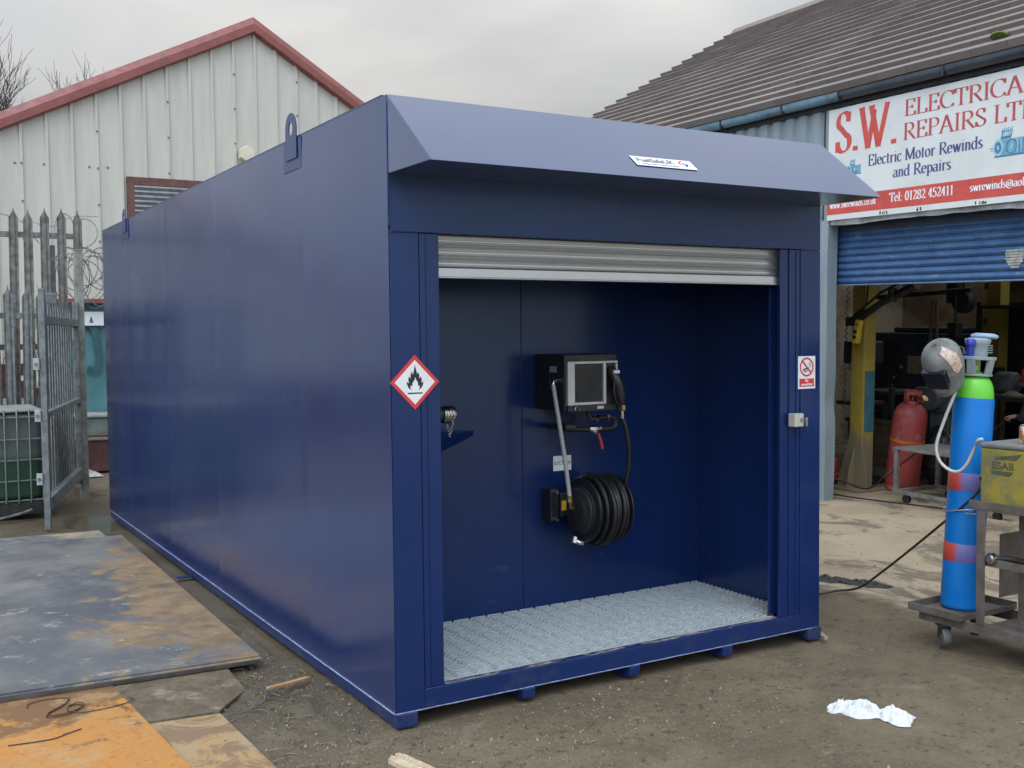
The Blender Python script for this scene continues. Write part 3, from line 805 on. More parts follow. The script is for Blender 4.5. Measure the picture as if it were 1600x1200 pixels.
# translucent hose on the left
tube = MB()
tube.tube(spline([(1.110, YB - 0.225, 1.375), (1.111, YB - 0.235, 1.33), (1.122, YB - 0.260, 1.18), (1.137, YB - 0.285, 1.0), (1.146, YB - 0.300, 0.87), (1.150, YB - 0.305, 0.81)]), 0.0115, 10)
t = MT('pale_braided_hose', 0.35); wv = t.noise(60, 2, .5, t.vec((1, 1, 4))); t.col(t.mix(wv, (0.25, 0.25, 0.24), (0.42, 0.42, 0.40)))
tob = tag(tube.build('feed_hose', t.m, None, smooth=60), 'pale grey braided hose joining the pump to the reel hub', 'hose')
m = MB()
m.cyl((1.139, YB - 0.215, 1.395), (1.122, YB - 0.215, 1.395), 0.018, n=8); m.tube([(1.124, YB - 0.215, 1.395), (1.112, YB - 0.217, 1.397), (1.109, YB - 0.222, 1.36)], 0.0145, 10)
m.build('pipe_elbow', M_CHROME, tob, smooth=60)
m = MB(); m.tube([(1.150, YB - 0.306, 0.82), (1.152, YB - 0.304, 0.765), (1.190, YB - 0.29, 0.755), (1.235, YB - 0.22, 0.735)], 0.0135, 10); m.cyl((1.1505, YB - 0.305, 0.79), (1.1505, YB - 0.305, 0.81), 0.018, n=6); m.build('pipe_elbow', M_BRASS, tob, smooth=50)
# pipework under the pump
pip = thing('suction_pipework', 'dark pipe bends with a red lever valve below the pump cabinet', 'pipework', (1.30, YB, 1.20))
m = MB()
m.tube(spline([(0.03, -0.20, 0.045), (0.04, -0.20, 0.0), (0.06, -0.20, -0.01), (0.15, -0.20, -0.006), (0.195, -0.20, -0.012), (0.205, -0.20, -0.04), (0.19, -0.20, -0.062), (0.10, -0.20, -0.066), (0.0, -0.20, -0.062), (-0.08, -0.20, -0.055), (-0.10, -0.15, -0.05), (-0.10, -0.02, -0.05)], 6), 0.014, 10)
m.build('pipe', M_DARKSTEEL, pip, smooth=60)
m = MB()
m.cyl((0.075, -0.20, -0.0075), (0.091, -0.20, -0.0075), 0.021, n=6); m.build('pipe_union', M_CHROME, pip, smooth=30)
m = MB(); m.cyl((0.145, -0.20, -0.0075), (0.161, -0.20, -0.0075), 0.021, n=6); m.build('pipe_union', M_CHROME, pip, smooth=30)
m = MB()
m.cyl((0.035, -0.20, -0.066), (0.105, -0.20, -0.066), 0.019, n=8); m.cyl((0.07, -0.21, -0.08), (0.07, -0.235, -0.088), 0.010, n=8)
m.build('pipe_union', M_CHROME, pip, smooth=30)
m = MB(); m.tube([(0.068, -0.238, -0.085), (0.078, -0.242, -0.115), (0.088, -0.243, -0.155), (0.089, -0.243, -0.165)], [0.006, 0.009, 0.009, 0.006], 8)
m.build('valve_lever', simple('red_lever', (0.42, 0.04, 0.05), .45), pip, smooth=60)
m = MB(); m.cyl((-0.12, -0.2, -0.045), (-0.06, -0.2, -0.05), 0.022); m.build('pipe_flange', M_BLACK, pip, smooth=40)
# suction label
sx = thing('suction_sign', 'small white sign reading SUCTION above the hose reel', 'sign', M=FR(1.303, 0.944, YB - 0.0008))
m = MB(); m.box(-0.059, 0.059, -0.041, 0.041, 0, 0.001); m.build('panel', M_WHITE, sx)
text_mesh('lettering', 'SUCTION', M_INK, sx, Matrix.Translation((0, -0.008, 0.0014)), 0.030, 0.106)
# hose reel
reel = thing('hose_reel', 'black hose reel with coiled hose fixed to the container back wall', 'hose reel', (1.16, YB, 0.725))
m = MB(); m.box(-0.045, 0.02, -0.09, -0.001, -0.07, 0.10); m.box(0.0202, 0.10, -0.11, -0.05, -0.045, 0.08); m.build('mount_bracket', M_BLACK, reel, bevel=0.006)
RY = Matrix.Translation((0, -0.205, 0.0)) @ Matrix.Rotation(radians(90), 4, 'Y')
m = MB(); m.lathe([(0, 0.072), (.06, 0.072), (.066, .078), (.105, .082), (.112, .09), (.125, .092), (.125, .104), (.0, .105)], 36, RY); m.build('side_disc', simple('matt_black_disc', (.03, .03, .031), .5), reel, smooth=40)
m = MB(); m.lathe([(0, .106), (.165, .106), (.17, .112), (.165, .118), (.10, .1185), (.0, .1185)], 36, RY); m.build('flange', M_BLACK, reel, smooth=40)
m = MB(); m.lathe([(0, .374), (.165, .374), (.17, .38), (.165, .386), (0, .3862)], 36, RY); m.build('flange', M_BLACK, reel, smooth=40)
m = MB()
for lay, (r0, n_) in enumerate(((0.142, 7), (0.168, 6))):
    for k in range(n_):
        x = 0.145 + (k + 0.5 * lay) * 0.033
        ph = random.random() * 6; rj = random.uniform(-.007, .006)
        P = []
        for i in range(40):
            a = 2 * pi * i / 40
            rr = r0 + rj + 0.004 * sin(2 * a + ph) + (0.012 * max(0, -sin(a)) if lay else 0)
            P.append(RY @ Vector((rr * cos(a), rr * sin(a), x + 0.009 * sin(a + ph))))
        m.tube(P, 0.0165, 8, closed=True)
m.lathe([(0.0, .13), (.13, .13), (.13, .37), (0, .37)], 30, RY)
m.build('coiled_hose', M_RUBBER, reel, smooth=60)
m = MB(); m.tube(spline([(0.20, -0.205, -0.165), (0.27, -0.22, -0.188), (0.34, -0.22, -0.175), (0.37, -0.21, -0.14)]), 0.014, 8); m.build('loose_turn', M_RUBBER, reel, smooth=60)
m = MB(); m.box(0.026, 0.062, -0.1125, -0.1105, -0.01, 0.04); m.build('yellow_label', simple('yellow_label', (.62, .36, .03), .5), reel)
m = MB()
for z in (0.085, -0.055): m.cyl((-0.01, -0.091, z), (-0.01, -0.115, z), 0.010, n=6)
m.build('bolts', M_CHROME, reel, smooth=30)
m = MB(); m.tube([(0.05, -0.20, -0.155), (0.075, -0.21, -0.165), (0.105, -0.215, -0.17)], 0.014, 8); m.cyl((0.045, -0.2, -0.165), (0.055, -0.2, -0.135), 0.018, n=6); m.build('swivel_joint', M_CHROME, reel, smooth=40)

for o_, pv in ((dsp, (1.16, YB, 1.24)), (noz, (1.42, YB - .3, 1.30)), (pip, (1.30, YB, 1.20)), (reel, (1.16, YB, .725)), (hob, (1.45, YB - .3, 1.0)), (tob, (1.13, YB - .28, 1.08))):
    pv = Vector(pv); sh_ = Vector(((pv.x + 1.8) * .0405, 0, (pv.z - 1.6257) * .0405))
    o_.matrix_world = Matrix.Translation(pv + sh_) @ Matrix.Scale(1.04, 4) @ Matrix.Translation(-pv) @ o_.matrix_world
reel.matrix_world = Matrix.Translation((.045, 0, 0)) @ reel.matrix_world @ Matrix.Diagonal((.76, 1, 1, 1))
sx.matrix_world = Matrix.Translation((.124, 0, -.026)) @ sx.matrix_world

# ------------------------------------------------------------------ gabled building behind
def gpt(x, z): return Vector((x, 12.19 + 0.0242 * x, z))
gab = thing('gabled_warehouse', 'pale grey clad gabled warehouse with dark red verge trim and a teal painted base', 'warehouse', (3.32, 12.27, 0))
GI = gab.matrix_world.inverted()
def GM(x, y, z): return GI @ Vector((x, 12.19 + 0.0242 * x + y, z))
AX, AZ = 3.32, 6.30
XL, XR = -6.5, 9.4
def roofz(x): return AZ - (AX - x) * 0.503 if x < AX else AZ - (x - AX) * 0.600
t = MT('pale_cladding', 0.5)
sn = t.noise(3.0, 7, 0.65, t.vec((2.2, 2.2, 0.25)))
c = t.mix(t.ramp(sn, 0.35, 0.7), (0.575, 0.55, 0.475), (0.51, 0.49, 0.425))
sn2 = t.noise(7, 8, 0.7, t.vec((3.0, 3.0, 0.18), loc=(2, 2, 2)))
c = t.mix(t.ramp(sn2, 0.60, 0.80, True, 0, 0.4), c, (0.30, 0.285, 0.25))
t.col(c)
M_CLAD = t.m
m = MB()
x = -0.0
ribs = []
k0 = -20
while True:
    rx = 0.0104 + 0.3333 * k0
    k0 += 1
    if rx < XL: continue
    if rx > XR: break
    ribs.append((rx, k0))
xs = [(XL, 0)]
for rx, _ in ribs:
    xs += [(rx - 0.034, 0), (rx - 0.018, -0.034), (rx + 0.018, -0.034), (rx + 0.034, 0)]
xs.append((XR, 0))
for (x0, y0), (x1, y1) in zip(xs, xs[1:]):
    if x1 <= x0: continue
    zt0, zt1 = roofz(x0) + 0.02, roofz(x1) + 0.02
    zb = 0.95 if x1 <= 0.42 else 2.19
    # opening of the high vent door
    if x0 < AX < x1:
        m.poly([GM(x0, y0, zb), GM(x1, y1, zb), GM(x1, y1, zt1), GM(AX, (y0 + y1) / 2, AZ), GM(x0, y0, zt0)])
    else:
        m.poly([GM(x0, y0, zb), GM(x1, y1, zb), GM(x1, y1, zt1), GM(x0, y0, zt0)])
bmesh.ops.remove_doubles(m.bm, verts=m.bm.verts, dist=1e-4)
m.build('cladding', M_CLAD, gab)
M_SCREW = simple('screw_head', (.16, .15, .14), .5, .3)
m = MB()
for rx, k in ribs:
    if k % 3 == 1:
        z = 2.5
        while z < roofz(rx) - 0.1:
            c_ = GM(rx, -0.036, z); m.box(c_.x - .012, c_.x + .012, c_.y - .010, c_.y + .004, c_.z - .012, c_.z + .012); z += 0.52
for q in (0.30, -0.07, 1.15, 0.90, -0.60):
    c_ = GM(q, -0.002, 4.06 + 0.02 * q); m.box(c_.x - .012, c_.x + .012, c_.y - .010, c_.y + .004, c_.z - .012, c_.z + .012)
m.build('fixing_screws', M_SCREW, gab)
M_VERGE = simple('dark_red_trim', (0.255, 0.072, 0.062), 0.45, 0, .18, 5, dirt=(.17, .09, .075), dirt_amt=.2)
m = MB()
def verge(xa, xb, off):
    za, zb = roofz(xa), roofz(xb)
    def P(x, z, y): return GM(x, y, z)
    sec = [(-0.07, -0.03), (-0.13, -0.012), (-0.13, 0.105), (-0.07, 0.215), (0.3, 0.235), (0.3, -0.03)]
    A = [m.bm.verts.new(P(xa, za + z, y)) for y, z in sec]; B = [m.bm.verts.new(P(xb, zb + z, y)) for y, z in sec]
    for i in range(len(sec)): m._f([A[i], A[(i + 1) % 6], B[(i + 1) % 6], B[i]])
    m._f(A); m._f(B[::-1])
verge(XL, AX - 0.0005, 0); verge(AX + 0.0005, XR, 0)
m.build('verge_trim', M_VERGE, gab)
m = MB()
for s_, xe in ((1, XL), (-1, XR)):
    m.poly([GM(AX, 0.31, AZ + 0.235), GM(xe, 0.31, roofz(xe) + 0.235), GM(xe, 30, roofz(xe) + 0.235), GM(AX, 30, AZ + 0.235)])
m.build('roof', simple('grey_roof_sheet', (.22, .22, .22), .6), gab)
m = MB(); m.box(GM(XL, 0, 0).x, GM(0.40, 0, 0).x, -0.02, 0.3, -0.1, 1.0); m.build('plinth', simple('brown_brick_plinth', (.12, .07, .055), .85, 0, .4, 7, .2), gab)
m = MB(); m.box(GM(0.42, 0, 0).x, GM(XR, 0, 0).x, 0.05, 0.3, -0.1, 2.15)
tt = MT('teal_painted_wall', 0.65)
g = tt.noise(1.6, 6, .6)
c = tt.mix(tt.ramp(g, .3, .7), (0.060, 0.175, 0.190), (0.105, 0.260, 0.275))
c = tt.mix(tt.ramp(tt.noise(9, 6, .65, tt.vec((1, 1, .35))), .55, .8, True, 0, .5), c, (.10, .13, .12))
tt.col(c); tt.bump(tt.noise(30, 4), .2)
m.build('base_wall', tt.m, gab)
m = MB(); m.box(GM(0.42, 0, 0).x, GM(XR, 0, 0).x, -0.16, 0.12, 2.14, 2.20); m.build('drip_flashing', M_VERGE, gab)
# graffiti strokes on the base wall
m = MB()
def gpath(P, w, y):
    Q = spline(P, 8)
    for i in range(len(Q) - 1):
        d_ = (Q[i + 1] - Q[i]); n_ = Vector((-d_.z, 0, d_.x)).normalized() * w
        yo = 0.0004 * (i % 3)
        m.poly([GM(*(Q[i] + n_ + Vector((0, y - yo, 0)))), GM(*(Q[i + 1] + n_ + Vector((0, y - yo, 0)))), GM(*(Q[i + 1] - n_ + Vector((0, y - yo, 0)))), GM(*(Q[i] - n_ + Vector((0, y - yo, 0))))])
gpath([(0.62, 0, 1.70), (0.80, 0, 1.86), (0.93, 0, 1.72), (0.97, 0, 1.35), (0.92, 0, 1.18), (0.80, 0, 1.2)], .05, 0.045)
gpath([(0.95, 0, 1.80), (1.08, 0, 1.90), (1.18, 0, 1.5), (1.24, 0, 1.10), (1.34, 0, 1.02)], .03, 0.041)
gpath([(1.1, 0, 1.75), (1.3, 0, 1.85), (1.45, 0, 1.6), (1.3, 0, 1.4)], .05, 0.043)
m.build('graffiti', simple('dark_teal_spray', (.035, .10, .115), .7), gab)
m = MB(); a_ = GM(0.76, 0.02, 1.82); m.box(a_.x, a_.x + 0.28, a_.y, a_.y + 0.02, a_.z, a_.z + 0.20); m.build('notice_board', M_WHITE, gab, bevel=.003)
m = MB(); a_ = GM(0.84, 0.018, 1.86); m.prism([(a_.x, a_.z), (a_.x + .06, a_.z), (a_.x + .045, a_.z + .06), (a_.x + .03, a_.z + .1), (a_.x + .015, a_.z + .06)], a_.y, a_.y + .001, 'y'); m.build('notice_mark', M_GREY, gab)
# high shuttered opening
vd = MB()
for q in ((1.40, 1.50, 2.3, 3.97), (3.2, 3.3, 2.3, 3.97)):
    a_, b_ = GM(q[0], -0.06, q[2]), GM(q[1], 0.02, q[3]); vd.box(a_.x, b_.x, a_.y, a_.y + .08, a_.z, b_.z)
a_, b_ = GM(1.501, -0.06, 3.86), GM(3.199, 0, 3.97); vd.box(a_.x, b_.x, a_.y + .003, a_.y + .08, a_.z, b_.z)
vent = vd.build('shutter_frame', simple('rust_brown_frame', (.14, .062, .045), .6, 0, .3), gab)
m = MB(); zz = 3.855
while zz > 3.0:
    a_ = GM(1.501, -0.05, zz); x1 = GM(3.199, 0, 0).x
    m.poly([(a_.x, a_.y, zz), (x1, a_.y, zz), (x1, a_.y - .018, zz - .03), (a_.x, a_.y - .018, zz - .03)])
    m.poly([(a_.x, a_.y - .018, zz - .03), (x1, a_.y - .018, zz - .03), (x1, a_.y + .004, zz - .07), (a_.x, a_.y + .004, zz - .07)]); zz -= 0.0702
m.build('shutter_slats', simple('grey_slats', (.22, .225, .24), .45, .4), gab)
m = MB(); c_ = GM(3.17, -0.06, 4.42)
m.lathe([(0, 0), (.14, 0), (.14, .03), (.125, .10), (0, .104)], 6, Matrix.Translation(c_) @ Matrix.Rotation(radians(90), 4, 'X') @ Matrix.Rotation(radians(30), 4, 'Z'))
m.build('alarm_box', simple('cream_alarm', (.66, .61, .46), .4, 0, .05), gab, bevel=.004)

# ------------------------------------------------------------------ right-hand workshop
P0 = Vector((6.08, 3.30, 0.0))
fa = Vector((0.05497148, 0.99821239, 0.02345556)); fn = Vector((0.99848557, -0.05490515, -0.00346343)); fu = Vector((0.00216941, -0.02361043, 0.99971888))
FM = Matrix(((-fa.x, fn.x, fu.x, P0.x), (-fa.y, fn.y, fu.y, P0.y), (-fa.z, fn.z, fu.z, P0.z), (0, 0, 0, 1)))
FMI = FM.inverted()
def floor_h(s, w):       # workshop floor height (world z = 0) in the facade frame
    return -(FM @ Vector((s, w, 0))).z / fu.z
wsh = thing('repair_workshop', 'electrical repair workshop with a tiled roof, grey blue cladding and a half raised blue shutter', 'workshop', M=FM)
t = MT('grey_blue_cladding', 0.45)
sn = t.noise(4, 7, 0.65, t.vec((2, 2, 0.3)))
c = t.mix(t.ramp(sn, .3, .7), (0.20, 0.25, 0.275), (0.265, 0.315, 0.335))
c = t.mix(t.ramp(t.noise(3, 8, .7, t.vec(loc=(2, 5, 3))), .6, .75, True, 0, .5), c, (.17, .165, .14))
t.col(c); M_GBC = t.m
S1 = 5.2
# corrugated cladding left of the opening and over it
def corr(s0, s1, h0, h1, w0=0.0, pitch=0.19, dep=0.028):
    m = MB(); xs = []; s = s0
    while s < s1:
        xs += [(s, w0), (s + pitch * .52, w0), (s + pitch * .62, w0 + dep), (s + pitch * .9, w0 + dep)]; s += pitch
    xs.append((s1, w0))
    xs = [q for q in xs if q[0] <= s1]
    for (a, wa), (b, wb) in zip(xs, xs[1:]):
        m.poly([(a, wa, h0), (b, wb, h0), (b, wb, h1), (a, wa, h1)])
    bmesh.ops.remove_doubles(m.bm, verts=m.bm.verts, dist=1e-5)
    return m
corr(-6.75, -0.13, -0.3, 3.86).build('cladding', M_GBC, wsh)
corr(-0.11, S1, 2.66, 3.86, 0.004).build('cladding', M_GBC, wsh)
# smooth bent corner flashing beside the opening
m = MB()
def fl(u, v):
    h = -0.05 + 2.74 * v; s = -0.14 + 0.13 * u
    return Vector((s + 0.014 * sin(v * 5 + .5) - 0.02 * math.exp(-((h - .95) / .16) ** 2) * u, -0.022 - 0.012 * sin(u * pi) * (1 + .4 * sin(v * 9)), h))
m.grid(fl, 8, 50); 
def fl2(u, v):
    q = fl(1.0, v); return Vector((q.x + .002, q.y + u * 0.12, q.z))
m.grid(fl2, 4, 50); m.build('corner_flashing', M_GBC, wsh, smooth=60, fixn=False)
# lintel zone: damaged sheet edge and dark shutter box
m = MB()
def torn(u, v):
    s = 0.0 + u * 2.6
    d_ = 0.028 * noise.noise(Vector((s * 1.7, 0, 3))) + 0.012 * noise.noise(Vector((s * 6, 0, 8)))
    return Vector((s, -0.020 + 0.025 * noise.noise(Vector((s * 2.2, v * 2, 1))) * v, 2.690 - v * (0.052 + d_)))
m.grid(torn, 70, 4); m.build('torn_edge', simple('crumpled_sheet', (.27, .27, .26), .55, .2, .45, 7), wsh, smooth=60, fixn=False)
m = MB(); m.box(-0.12, S1, 0.13, 0.20, 2.575, 2.72); m.build('shutter_housing', simple('dark_blue_housing', (.035, .05, .085), .6, 0, .4, 4), wsh)
# blue roller shutter
t = MT('faded_blue_shutter', 0.42)
g = t.noise(5, 7, .68)
c = t.mix(t.ramp(g, .3, .7), (0.030, 0.085, 0.20), (0.055, 0.130, 0.27))
c = t.mix(t.ramp(t.noise(7, 9, .72, t.vec((1, 1, 2.5), loc=(3, 1, 4))), .56, .66, True, 0, .6), c, (.20, .26, .31))
t.col(c)
m = MB(); P = []; h = 2.60
while h > 2.135:
    for q in range(7):
        a = pi * q / 6; P.append((0.16 - 0.017 * sin(a), h - 0.062 * q / 7))
    P.append((0.165, h - 0.0575)); h -= 0.066
for a, b_ in zip(P, P[1:]): m.poly([(-0.085, a[0], a[1]), (S1, a[0], a[1]), (S1, b_[0], b_[1]), (-0.085, b_[0], b_[1])])
bmesh.ops.remove_doubles(m.bm, verts=m.bm.verts, dist=1e-5)
ws_sh = m.build('roller_shutter', t.m, wsh, smooth=50)
m = MB(); m.box(-0.084, S1, 0.138, 0.172, 2.066, P[-1][1] - 0.001); m.build('bottom_rail', simple('grey_blue_rail', (.13, .20, .32), .45, 0, .35, 6, dirt=(.30, .29, .26), dirt_amt=.3), wsh, bevel=.003)
m = MB()
for k_, (h_, wl, wr) in enumerate(((2.318, .085, .085), (2.296, .09, .095), (2.275, .085, .09), (2.252, .088, .082), (2.230, .075, .08), (2.208, .062, .06), (2.186, .04, .045))):
    m.poly([(1.89 - wl, .1412 - .0003 * k_, h_), (1.89 + wr, .1412 - .0003 * k_, h_ + .002), (1.89 + wr - .004, .1412 - .0003 * k_, h_ - .017), (1.89 - wl + .004, .1412 - .0003 * k_, h_ - .016)])
m.build('worn_emblem', simple('worn_white_patch', (.46, .45, .40), .6, 0, .3, 14, dirt=(.05, .10, .09), dirt_amt=.45), wsh)
# gutter
def gutter(s0, s1, mat):
    m = MB(); pr = [(-0.122, 0.03)] + [(-0.072 + 0.050 * cos(a), 0.0 + 0.050 * sin(a)) for a in [pi + pi * i / 8 for i in range(9)]] + [(-0.022, 0.03)]
    out = [(w, h_ + 3.83) for w, h_ in pr]
    for a, b_ in zip(out, out[1:]): m.poly([(s0, a[0], a[1]), (s1, a[0], a[1]), (s1, b_[0], b_[1]), (s0, b_[0], b_[1])])
    bmesh.ops.remove_doubles(m.bm, verts=m.bm.verts, dist=1e-5)
    s = math.ceil(s0 / .9) * .9
    return m, s
m, s = gutter(-6.8, 0.16, None)
g1 = m.build('gutter', simple('worn_blue_gutter', (.135, .235, .30), .4, 0, .3, 4, dirt=(.05, .055, .06), dirt_amt=.35), wsh, smooth=50)
m, s = gutter(0.165, S1, None)
g2 = m.build('gutter', simple('dark_gutter', (.045, .055, .068), .4, 0, .35, 5), wsh, smooth=50)
m = MB()
for s in (-5.0, -3.8, -2.6, -1.55, -0.60, 0.165, 1.35, 2.6):
    m.box(s - .012, s + .012, -0.128, -0.02, 3.775, 3.866)
m.build('gutter_bracket', M_DARKSTEEL, wsh)
m = MB(); m.box(-6.78, S1, -0.018, 0.012, 3.74, 3.90); m.build('fascia_board', simple('dark_fascia', (.03, .032, .036), .7), wsh)
# tiled roof in overlapping courses
PB = radians(30.5); RL = 5.21; ns = 21
t = MT('brown_grey_tiles', 0.8)
br = t.t.nodes.new('ShaderNodeTexBrick'); br.offset = .5
br.inputs['Scale'].default_value = 1.0; br.inputs['Mortar Size'].default_value = 0.004; br.inputs['Brick Width'].default_value = .33; br.inputs['Row Height'].default_value = 9.0
br.inputs['Color1'].default_value = (.185, .150, .132, 1); br.inputs['Color2'].default_value = (.225, .187, .167, 1); br.inputs['Mortar'].default_value = (.12, .10, .09, 1)
t.link(t.vec(), br.inputs['Vector'])
lich = t.noise(8, 8, .7)
c = t.mix(t.ramp(lich, .55, .78, True, 0, .4), br.outputs['Color'], (.27, .245, .22))
c = t.mix(t.ramp(t.noise(0.9, 5), .45, .7, True, 0, .4), c, (.145, .125, .115))
t.col(c); t.bump(t.noise(60, 4), .2)
m = MB()
st_ = RL / ns
for side in (0, 1):
    for k in range(ns):
        d0 = k * st_ - 0.06; d1 = (k + 1) * st_ + 0.02
        th0, th1 = 0.066, 0.012
        sk = random.uniform(-.012, .012)
        def R(d, up):
            w = d * cos(PB) - up * sin(PB) - 0.08; h_ = d * sin(PB) + up * cos(PB) + 3.895
            if side: w = 2 * (RL * cos(PB) - 0.08) - w
            return w, h_
        a, b_, c2, d2 = R(d0, th0), R(d1, th1), R(d1, 0.0), R(d0, 0.0)
        nseg = 24
        ss = [-6.82 + sk + (S1 + .3 + 6.82) * i / nseg for i in range(nseg + 1)]
        jit = [random.uniform(-.004, .004) for _ in ss]
        for q0, q1 in ((a, b_), (d2, a)):
            for i in range(nseg):
                if side and 1 <= k <= 18 and 3 <= i <= 21: continue  # rear tiles left out to let added light into the workshop
                m.poly([(ss[i], q0[0], q0[1] + jit[i]), (ss[i + 1], q0[0], q0[1] + jit[i + 1]), (ss[i + 1], q1[0], q1[1] + (jit[i + 1] if q0 is d2 else 0)), (ss[i], q1[0], q1[1] + (jit[i] if q0 is d2 else 0))])
        m.poly([(ss[0], *d2), (ss[0], *a), (ss[0], *b_), (ss[0], *c2)])
m.build('tiled_roof', t.m, wsh, fixn=False)
rw, rh = RL * cos(PB) - .08, RL * sin(PB) + 3.92
# clear rooflight sheet added unseen in the rear slope to light the interior
rl = bpy.data.materials.new('added_clear_rooflight'); rl.use_nodes = True
nt_ = rl.node_tree; tr_ = nt_.nodes.new('ShaderNodeBsdfTransparent'); tr_.inputs[0].default_value = (.88, .90, .90, 1)
gl_ = nt_.nodes.new('ShaderNodeBsdfGlossy'); gl_.inputs['Roughness'].default_value = .15
mx_ = nt_.nodes.new('ShaderNodeMixShader'); mx_.inputs[0].default_value = .06
nt_.links.new(tr_.outputs[0], mx_.inputs[1]); nt_.links.new(gl_.outputs[0], mx_.inputs[2]); nt_.links.new(mx_.outputs[0], nt_.nodes['Material Output'].inputs['Surface'])
rq = MB(); dA, dB = 1 * RL / 21, 19 * RL / 21
rq.poly([(-5.4, 2 * rw - dA * cos(PB) + .08, 3.9 + dA * sin(PB)), (4.4, 2 * rw - dA * cos(PB) + .08, 3.9 + dA * sin(PB)), (4.4, 2 * rw - dB * cos(PB) + .08, 3.9 + dB * sin(PB)), (-5.4, 2 * rw - dB * cos(PB) + .08, 3.9 + dB * sin(PB))])
rq.build('added_rooflight', rl, wsh)
m = MB(); m.prism([(rw - .13, rh - .055), (rw - .06, rh + .03), (rw, rh + .055), (rw + .06, rh + .03), (rw + .13, rh - .055)], -6.84, S1 + .3, 'x'); m.build('ridge_tiles', t.m, wsh)
m = MB()
m.poly([(-6.72, 0.03, -0.4), (-6.72, 2 * rw, -0.4), (-6.72, 2 * rw, 3.86), (-6.72, rw, rh - .08), (-6.72, 0.03, 3.86)])
m.build('gable_end', M_GBC, wsh)
mo = MB(); mo.lathe([(0, 0), (.05, 0), (.045, .018), (.02, .03), (0, .032)], 12, Matrix.Translation((1.76, 0.03, 4.02)) @ Matrix.Rotation(-PB, 4, 'X') @ Matrix.Scale(1.6, 4, (1, 0, 0)))
mo.build('moss_clump', simple('moss', (.12, .16, .03), .95, 0, .4, 30, .6, 90), wsh, smooth=60)
# interior shell
t = MT('old_plaster_brick', 0.9)
br = t.t.nodes.new('ShaderNodeTexBrick')
br.inputs['Scale'].default_value = 1.0; br.inputs['Brick Width'].default_value = .44; br.inputs['Row Height'].default_value = .215; br.inputs['Mortar Size'].default_value = .008
br.inputs['Color1'].default_value = (.56, .44, .29, 1); br.inputs['Color2'].default_value = (.58, .46, .305, 1); br.inputs['Mortar'].default_value = (.50, .40, .265, 1)
vm = t.t.nodes.new('ShaderNodeMapping'); vm.inputs['Rotation'].default_value = (radians(90), 0, 0); t.link(t.tc.outputs['Object'], vm.inputs['Vector']); t.link(vm.outputs[0], br.inputs['Vector'])
c = t.mix(t.ramp(t.noise(1.3, 8, .68), .42, .66, True, 0, .85), br.outputs['Color'], (.20, .15, .10))
t.col(c); t.bump(t.noise(25, 5), .25)
M_PLAST = t.m
WB = 5.6
m = MB(); m.box(-4.2, S1, WB, WB + 0.1, -0.35, 3.9); m.build('inner_wall', M_PLAST, wsh)
m = MB(); m.box(-4.3, -4.2, 0.06, WB + 0.1, -0.3, 3.9); m.build('inner_wall', M_PLAST, wsh)
m = MB(); m.box(S1, S1 + 0.1, 0.0, WB + .1, -0.3, 3.9); m.build('outer_wall', M_GBC, wsh)
m = MB(); m.box(-4.2, S1, 0.21, 1.6, 3.1, 3.16); m.build('ceiling', simple('dark_ceiling', (.06, .055, .05), .9), wsh)
m = MB()
for h_ in (2.16, 1.66): m.box(-2.6, 2.0, WB - 0.16, WB - 0.001, h_, h_ + 0.09)
m.build('wall_shelf_rail', simple('red_brown_timber', (.095, .045, .033), .8, 0, .4), wsh)

# shop sign: board > lettering, bands, motor drawings
SM = FM @ Matrix.Translation((0, -0.035, 0)) @ Matrix.Rotation(radians(90), 4, 'X')     # local x along, y up, z out
sgn = thing('shop_sign', 'white shop sign with red S.W. ELECTRICAL REPAIRS LTD lettering above the blue shutter', 'shop sign', M=SM)
SW_ = 2.62
m = MB(); m.box(-0.035, SW_, 2.682, 3.722, -0.012, 0.0)
t = MT('sign_board', .45); c = t.mix(t.ramp(t.noise(2.5, 7, .65), .35, .7), (.70, .70, .67), (.62, .62, .585))
c = t.mix(t.ramp(t.noise(16, 8, .75), .66, .75, True, 0, .5), c, (.40, .38, .33)); t.col(c)
m.build('board', t.m, sgn, bevel=.003)
M_SRED = simple('faded_red_paint', (.60, .075, .055), .5, 0, .14, 5)
M_SRED2 = simple('faded_red_lettering', (.50, .075, .07), .5, 0, .2, 5)
M_SBLUE = simple('violet_blue_lettering', (.075, .08, .22), .5, 0, .2, 6)
m = MB(); m.box(-0.034, SW_ - .001, 2.735, 2.903, 0.0004, 0.0012); m.build('red_band', M_SRED, sgn)
m = MB(); stroke_text(m, 'S.W.', 0.062, 3.305, 0.375, T=.19, width=0.745, thin=.05); m.build('lettering', M_SRED, sgn, M=Matrix.Translation((0, 0, .001)), fixn=False)
m = MB(); stroke_text(m, 'ELECTRICAL', 0.875, 3.522, 0.142, T=.14, width=1.30, thin=.045); m.build('lettering', M_SRED2, sgn, M=Matrix.Translation((0, 0, .001)), fixn=False)
m = MB(); stroke_text(m, 'REPAIRS LTD', 0.868, 3.318, 0.145, T=.14, width=1.33, thin=.045); m.build('lettering', M_SRED2, sgn, M=Matrix.Translation((0, 0, .001)), fixn=False)
m = MB(); stroke_text(m, 'Electric Motor Rewinds', 0.470, 3.142, 0.100, T=.17, width=1.225, thin=.06); m.build('lettering', M_SBLUE, sgn, M=Matrix.Translation((0, 0, .001)), fixn=False)
m = MB(); stroke_text(m, 'and Repairs', 0.765, 3.006, 0.098, T=.17, width=0.625, thin=.06); m.build('lettering', M_SBLUE, sgn, M=Matrix.Translation((0, 0, .001)), fixn=False)
